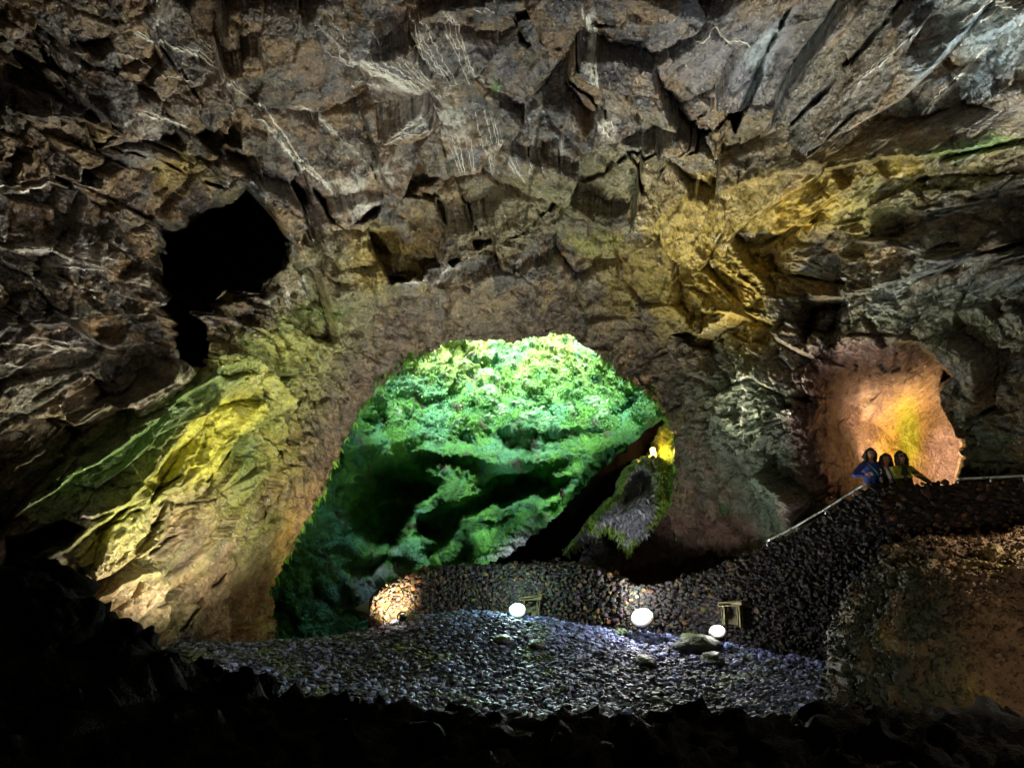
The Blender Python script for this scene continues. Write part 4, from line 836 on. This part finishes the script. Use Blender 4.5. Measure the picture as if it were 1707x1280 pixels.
    MB().add((ICO2[0] * np.array([.022, .008, .006])) @ HR.T + onhead((0, -.094, -.07)), ICO2[1].tolist()).build('mouth', M['p_lips'], root)
    if glasses is not None:
        gm = MB()
        for s_ in (-1, 1): gm.add((ICO2[0] * np.array([.031, .009, .024])) @ HR.T + onhead((s_ * .034, -.103 if glasses < .05 else -.082, glasses)), ICO2[1].tolist()); gm.tube([onhead((s_ * .064, -.09, glasses)), onhead((s_ * .09, .02, glasses + .004))], .004, 5)
        gm.tube([onhead((-.01, -.108 if glasses < .05 else -.088, glasses + .005)), onhead((.01, -.108 if glasses < .05 else -.088, glasses + .005))], .004, 5); gm.build('sunglasses', M['black'], root)
    if style == 'hood':
        k_ = [(head_dx + .115 * math.cos(a), .03 + .085 * math.sin(a), hz - .165 + .02 * math.sin(a)) for a in np.linspace(-.5, np.pi + .5, 14)]; MB().tube(k_, .036, 8).build('hood', M[top], root)
        em = [(sx + .06 + .05 * math.cos(a), -.155, sh - .13 + .06 * math.sin(a)) for a in np.linspace(-1.3, 1.3, 10)]; MB().tube(em, [.006, .009, .012, .014, .015, .015, .014, .012, .009, .006], 6).build('emblem', M['p_white'], jk)
        skinned('bag_strap', [[(sx - .12, -.1, sh + .05, .018), (sx, -.165, sh - .12, .018), (sx + .1, -.16, pel + .12, .018)]], M['p_teal'], root)
    if style == 'scarf':
        for s_ in (-1, 1): skinned('scarf', [[(head_dx + s_ * .045, .0, sh + .09, .03), (sx + s_ * .05, -.13, sh - .04, .035), (sx + s_ * .06 + .03, -.165, sh - .22, .042), (s_ * .06 + .06, -.18, pel + .04, .04)]], M['p_white'], root)
    if style == 'vest':
        skinned('vest_front', [[(sx - .01, -.07, sh + .06, .06), (sx - .03, -.10, sh - .12, .08), (-.03, -.11, pel + .1, .08)]], M['p_dark'], root)
    return root
A_ = np.array
person(1450, 757, 12.25, 1.55, 'person in a blue hooded jacket with one hand on the hip, leftmost at the parapet', ((A_((-.32, .03, 1.12)), A_((-.17, -.13, 1.14))), (A_((.20, -.06, 1.10)), A_((.05, -.27, 1.03)))), .05, -.25, .12, 'p_blue', hair_len=.24, style='hood')
person(1475, 766, 12.15, 1.47, 'person in a dark jacket and long white scarf, between the other two', ((A_((-.20, .02, 1.02)), A_((-.12, -.2, .98))), (A_((.20, .02, 1.02)), A_((.14, -.2, .98)))), -.01, -.2, .1, 'p_dark', hair_len=.3, glasses=.075, style='scarf')
person(1500, 762, 11.9, 1.50, 'person in a yellow-green jacket and dark sunglasses leaning on one straight arm', ((A_((-.19, -.04, 1.10)), A_((.03, -.20, 1.13))), (A_((.29, -.02, 1.12)), A_((.40, -.14, .98)))), -.06, -.15, -.05, 'p_lime', hair_len=.22, glasses=.012, style='vest')

# ------------------------------------------------------------------ lamps
def lamp(name, loc, aim, label, colr, watts, cone=None, radius=.1, lens=9, hs=.2, soft=.6, fwd=.16, size=.08, near=0):
    loc = Vector(loc); d = (Vector(aim) - loc).normalized(); root = empty(name, loc); tag(root, label, 'floodlight'); q = d.to_track_quat('Y', 'Z').to_matrix(); qn = np.array(q)
    b = MB(); b.box((0, -.07, 0), (hs * 1.5, .12, hs * 1.5), bev=.18)
    for k in range(5): b.box(((k - 2) * hs * .3, -.15, 0), (.012, .05, hs * 1.2))
    h = b.build('housing', M['black'], root); h.rotation_euler = q.to_euler()
    B, Fb = ICO3; V = B[:, [0, 1, 2]] * np.array([radius, radius * .45, radius]); l = mesh_from('lens', V, Fb, glow(name + '_glow', colr, lens, radius), parent=root); l.rotation_euler = q.to_euler()
    rg = MB(); th_ = np.linspace(0, 2 * np.pi, 25); rg.tube([(radius * 1.02 * math.cos(a), 0, radius * 1.02 * math.sin(a)) for a in th_], .018, 6, False); r_ = rg.build('rim', M['black'], root); r_.rotation_euler = q.to_euler()
    br = MB(); 
    for sg in (-1, 1): br.tube([(sg * (hs * .75 + .02), -.05, 0), (sg * (hs * .75 + .02), -.06, -.1), (sg * .04, -.06, -hs - .1)], .012, 6)
    br.build('bracket', M['steel'], root)
    ld = bpy.data.lights.new(name + '_light', 'SPOT' if cone else 'POINT'); ld.energy = watts; ld.color = colr; ld.shadow_soft_size = size
    if cone: ld.spot_size = R(cone); ld.spot_blend = soft
    lo = bpy.data.objects.new('light', ld); COL.objects.link(lo); lo.parent = root; lo.location = d * (fwd + radius); lo.rotation_euler = (-d).to_track_quat('Z', 'Y').to_euler()
    if near:   # the spill that strikes the stones beside the lamp
        l2 = bpy.data.lights.new(name + '_spill', 'POINT'); l2.energy = near; l2.color = colr; l2.shadow_soft_size = .05; o2 = bpy.data.objects.new('spill', l2); COL.objects.link(o2); o2.parent = root; o2.location = (0, .05, radius + .22)
    return root
def gl_at(u, t, h): 
    p = at(float(u), 1000., float(t)); z = float(ground_z(np.array([p[0]]), np.array([p[1]]))[0]); return (p[0], p[1], z + h)
WARM, WHITE, GREEN, ORANGE = (1, .66, .34), (1, .95, .9), (.68, 1, .86), (1, .5, .16)
up_c = tuple(at(900., 200., 12.)); camv = tuple(CAM)
lamp('floodlight', at(862., 1018., 15.4), (-1, 8, 9), 'round green-white floodlight at the foot of the low curved wall', GREEN, 140, 150, .22, 12, soft=1, near=7.0)
lamp('floodlight', at(1070., 1030., 14.1), (-1, 8, 9), 'large glaring white floodlight where the two walls meet', WHITE, 190, 150, .26, 14, soft=1, near=18.0)
lamp('floodlight', at(1196., 1053., 13.6), (2, 8, 9), 'small white floodlight below the yellow niche in the rampart', WHITE, 35, 150, .18, 12, soft=1, near=2.5)
lamp('floodlight', at(670., 1027., 13.8), tuple(at(652., 1000., 14.7)), 'low warm lamp shining on the left end of the curved wall', WARM, 110, 84, .1, 12, .1, fwd=.1)
lamp('floodlight', at(1088., 750., 18.6), camv, 'small orange lamp by the yellow moss at the top of the stair', ORANGE, 13, None, .085, 14, .08)
def wall_lights():
    # floodlights that stand hidden behind the bank, the walls and the gravel rise
    lamp('floodlight', at(400., 1128., 10.2), at(345., 650., 13.8), 'warm floodlight behind the left bank aimed at the yellow wall', (1, .92, .72), 140, 110, .12)
    lamp('floodlight', at(600., 1200., 9.), at(720., 130., 11), 'white floodlight behind the near bank aimed at the ceiling', (1, .93, .85), 75, 120, .12)
    lamp('floodlight', at(1062., 992., 15.3), at(1310., 260., 12.8), 'yellowish floodlight behind the low curved wall aimed at the vault', (1, .9, .62), 330, 50, .12)
    lamp('floodlight', at(1535., 828., 14.4), at(1500., 640., 17.), 'warm floodlight behind the three people lighting the side tunnel', (1, .72, .44), 52, 160, .1)
    lamp('floodlight', at(2000., 500., 7.0), at(1640., 60., 8.6), 'cool floodlight beyond the right edge aimed at the vault', (.8, .93, 1), 95, 62, .12)
    lamp('floodlight', at(1760., 1165., 4.9), at(1600., 1000., 8.), 'warm floodlight beyond the right edge aimed at the cinder mound', (1, .84, .62), 17, 90, .12)
    lamp('floodlight', at(1860., 770., 8.9), at(1560., 1010., 8.6), 'warm floodlight on the parapet beyond the right edge aimed down the cinder mound', (1, .8, .56), 42, 120, .12)
    lamp('floodlight', at(-350., 1100., 6.4), at(60., 400., 10), 'warm floodlight beyond the left edge aimed at the vault', (1, .84, .62), 68, 120, .12)
    lamp('floodlight', at(745., 972., 17.4), at(872., 885., 19.6), 'white floodlight behind the low curved wall aimed up the mossy slope', (.9, .95, 1), 55, 80, .1)
wall_lights()
# little pale marker lamp on the ledge in the shaft
mk = empty('marker_lamp', at(937., 826., 20.0)); tag(mk, 'tiny pale lamp on the moss ledge beside the stair', 'lamp')
MB().box((0, 0, .06), (.16, .12, .22)).build('housing', M['plaster'], mk); MB().tube([(0, 0, -.3), (0, 0, -.04)], .02, 6).build('post', M['black'], mk); MB().box((-.02, 0, .21), (.1, .12, .06)).build('cap', M['black'], mk)
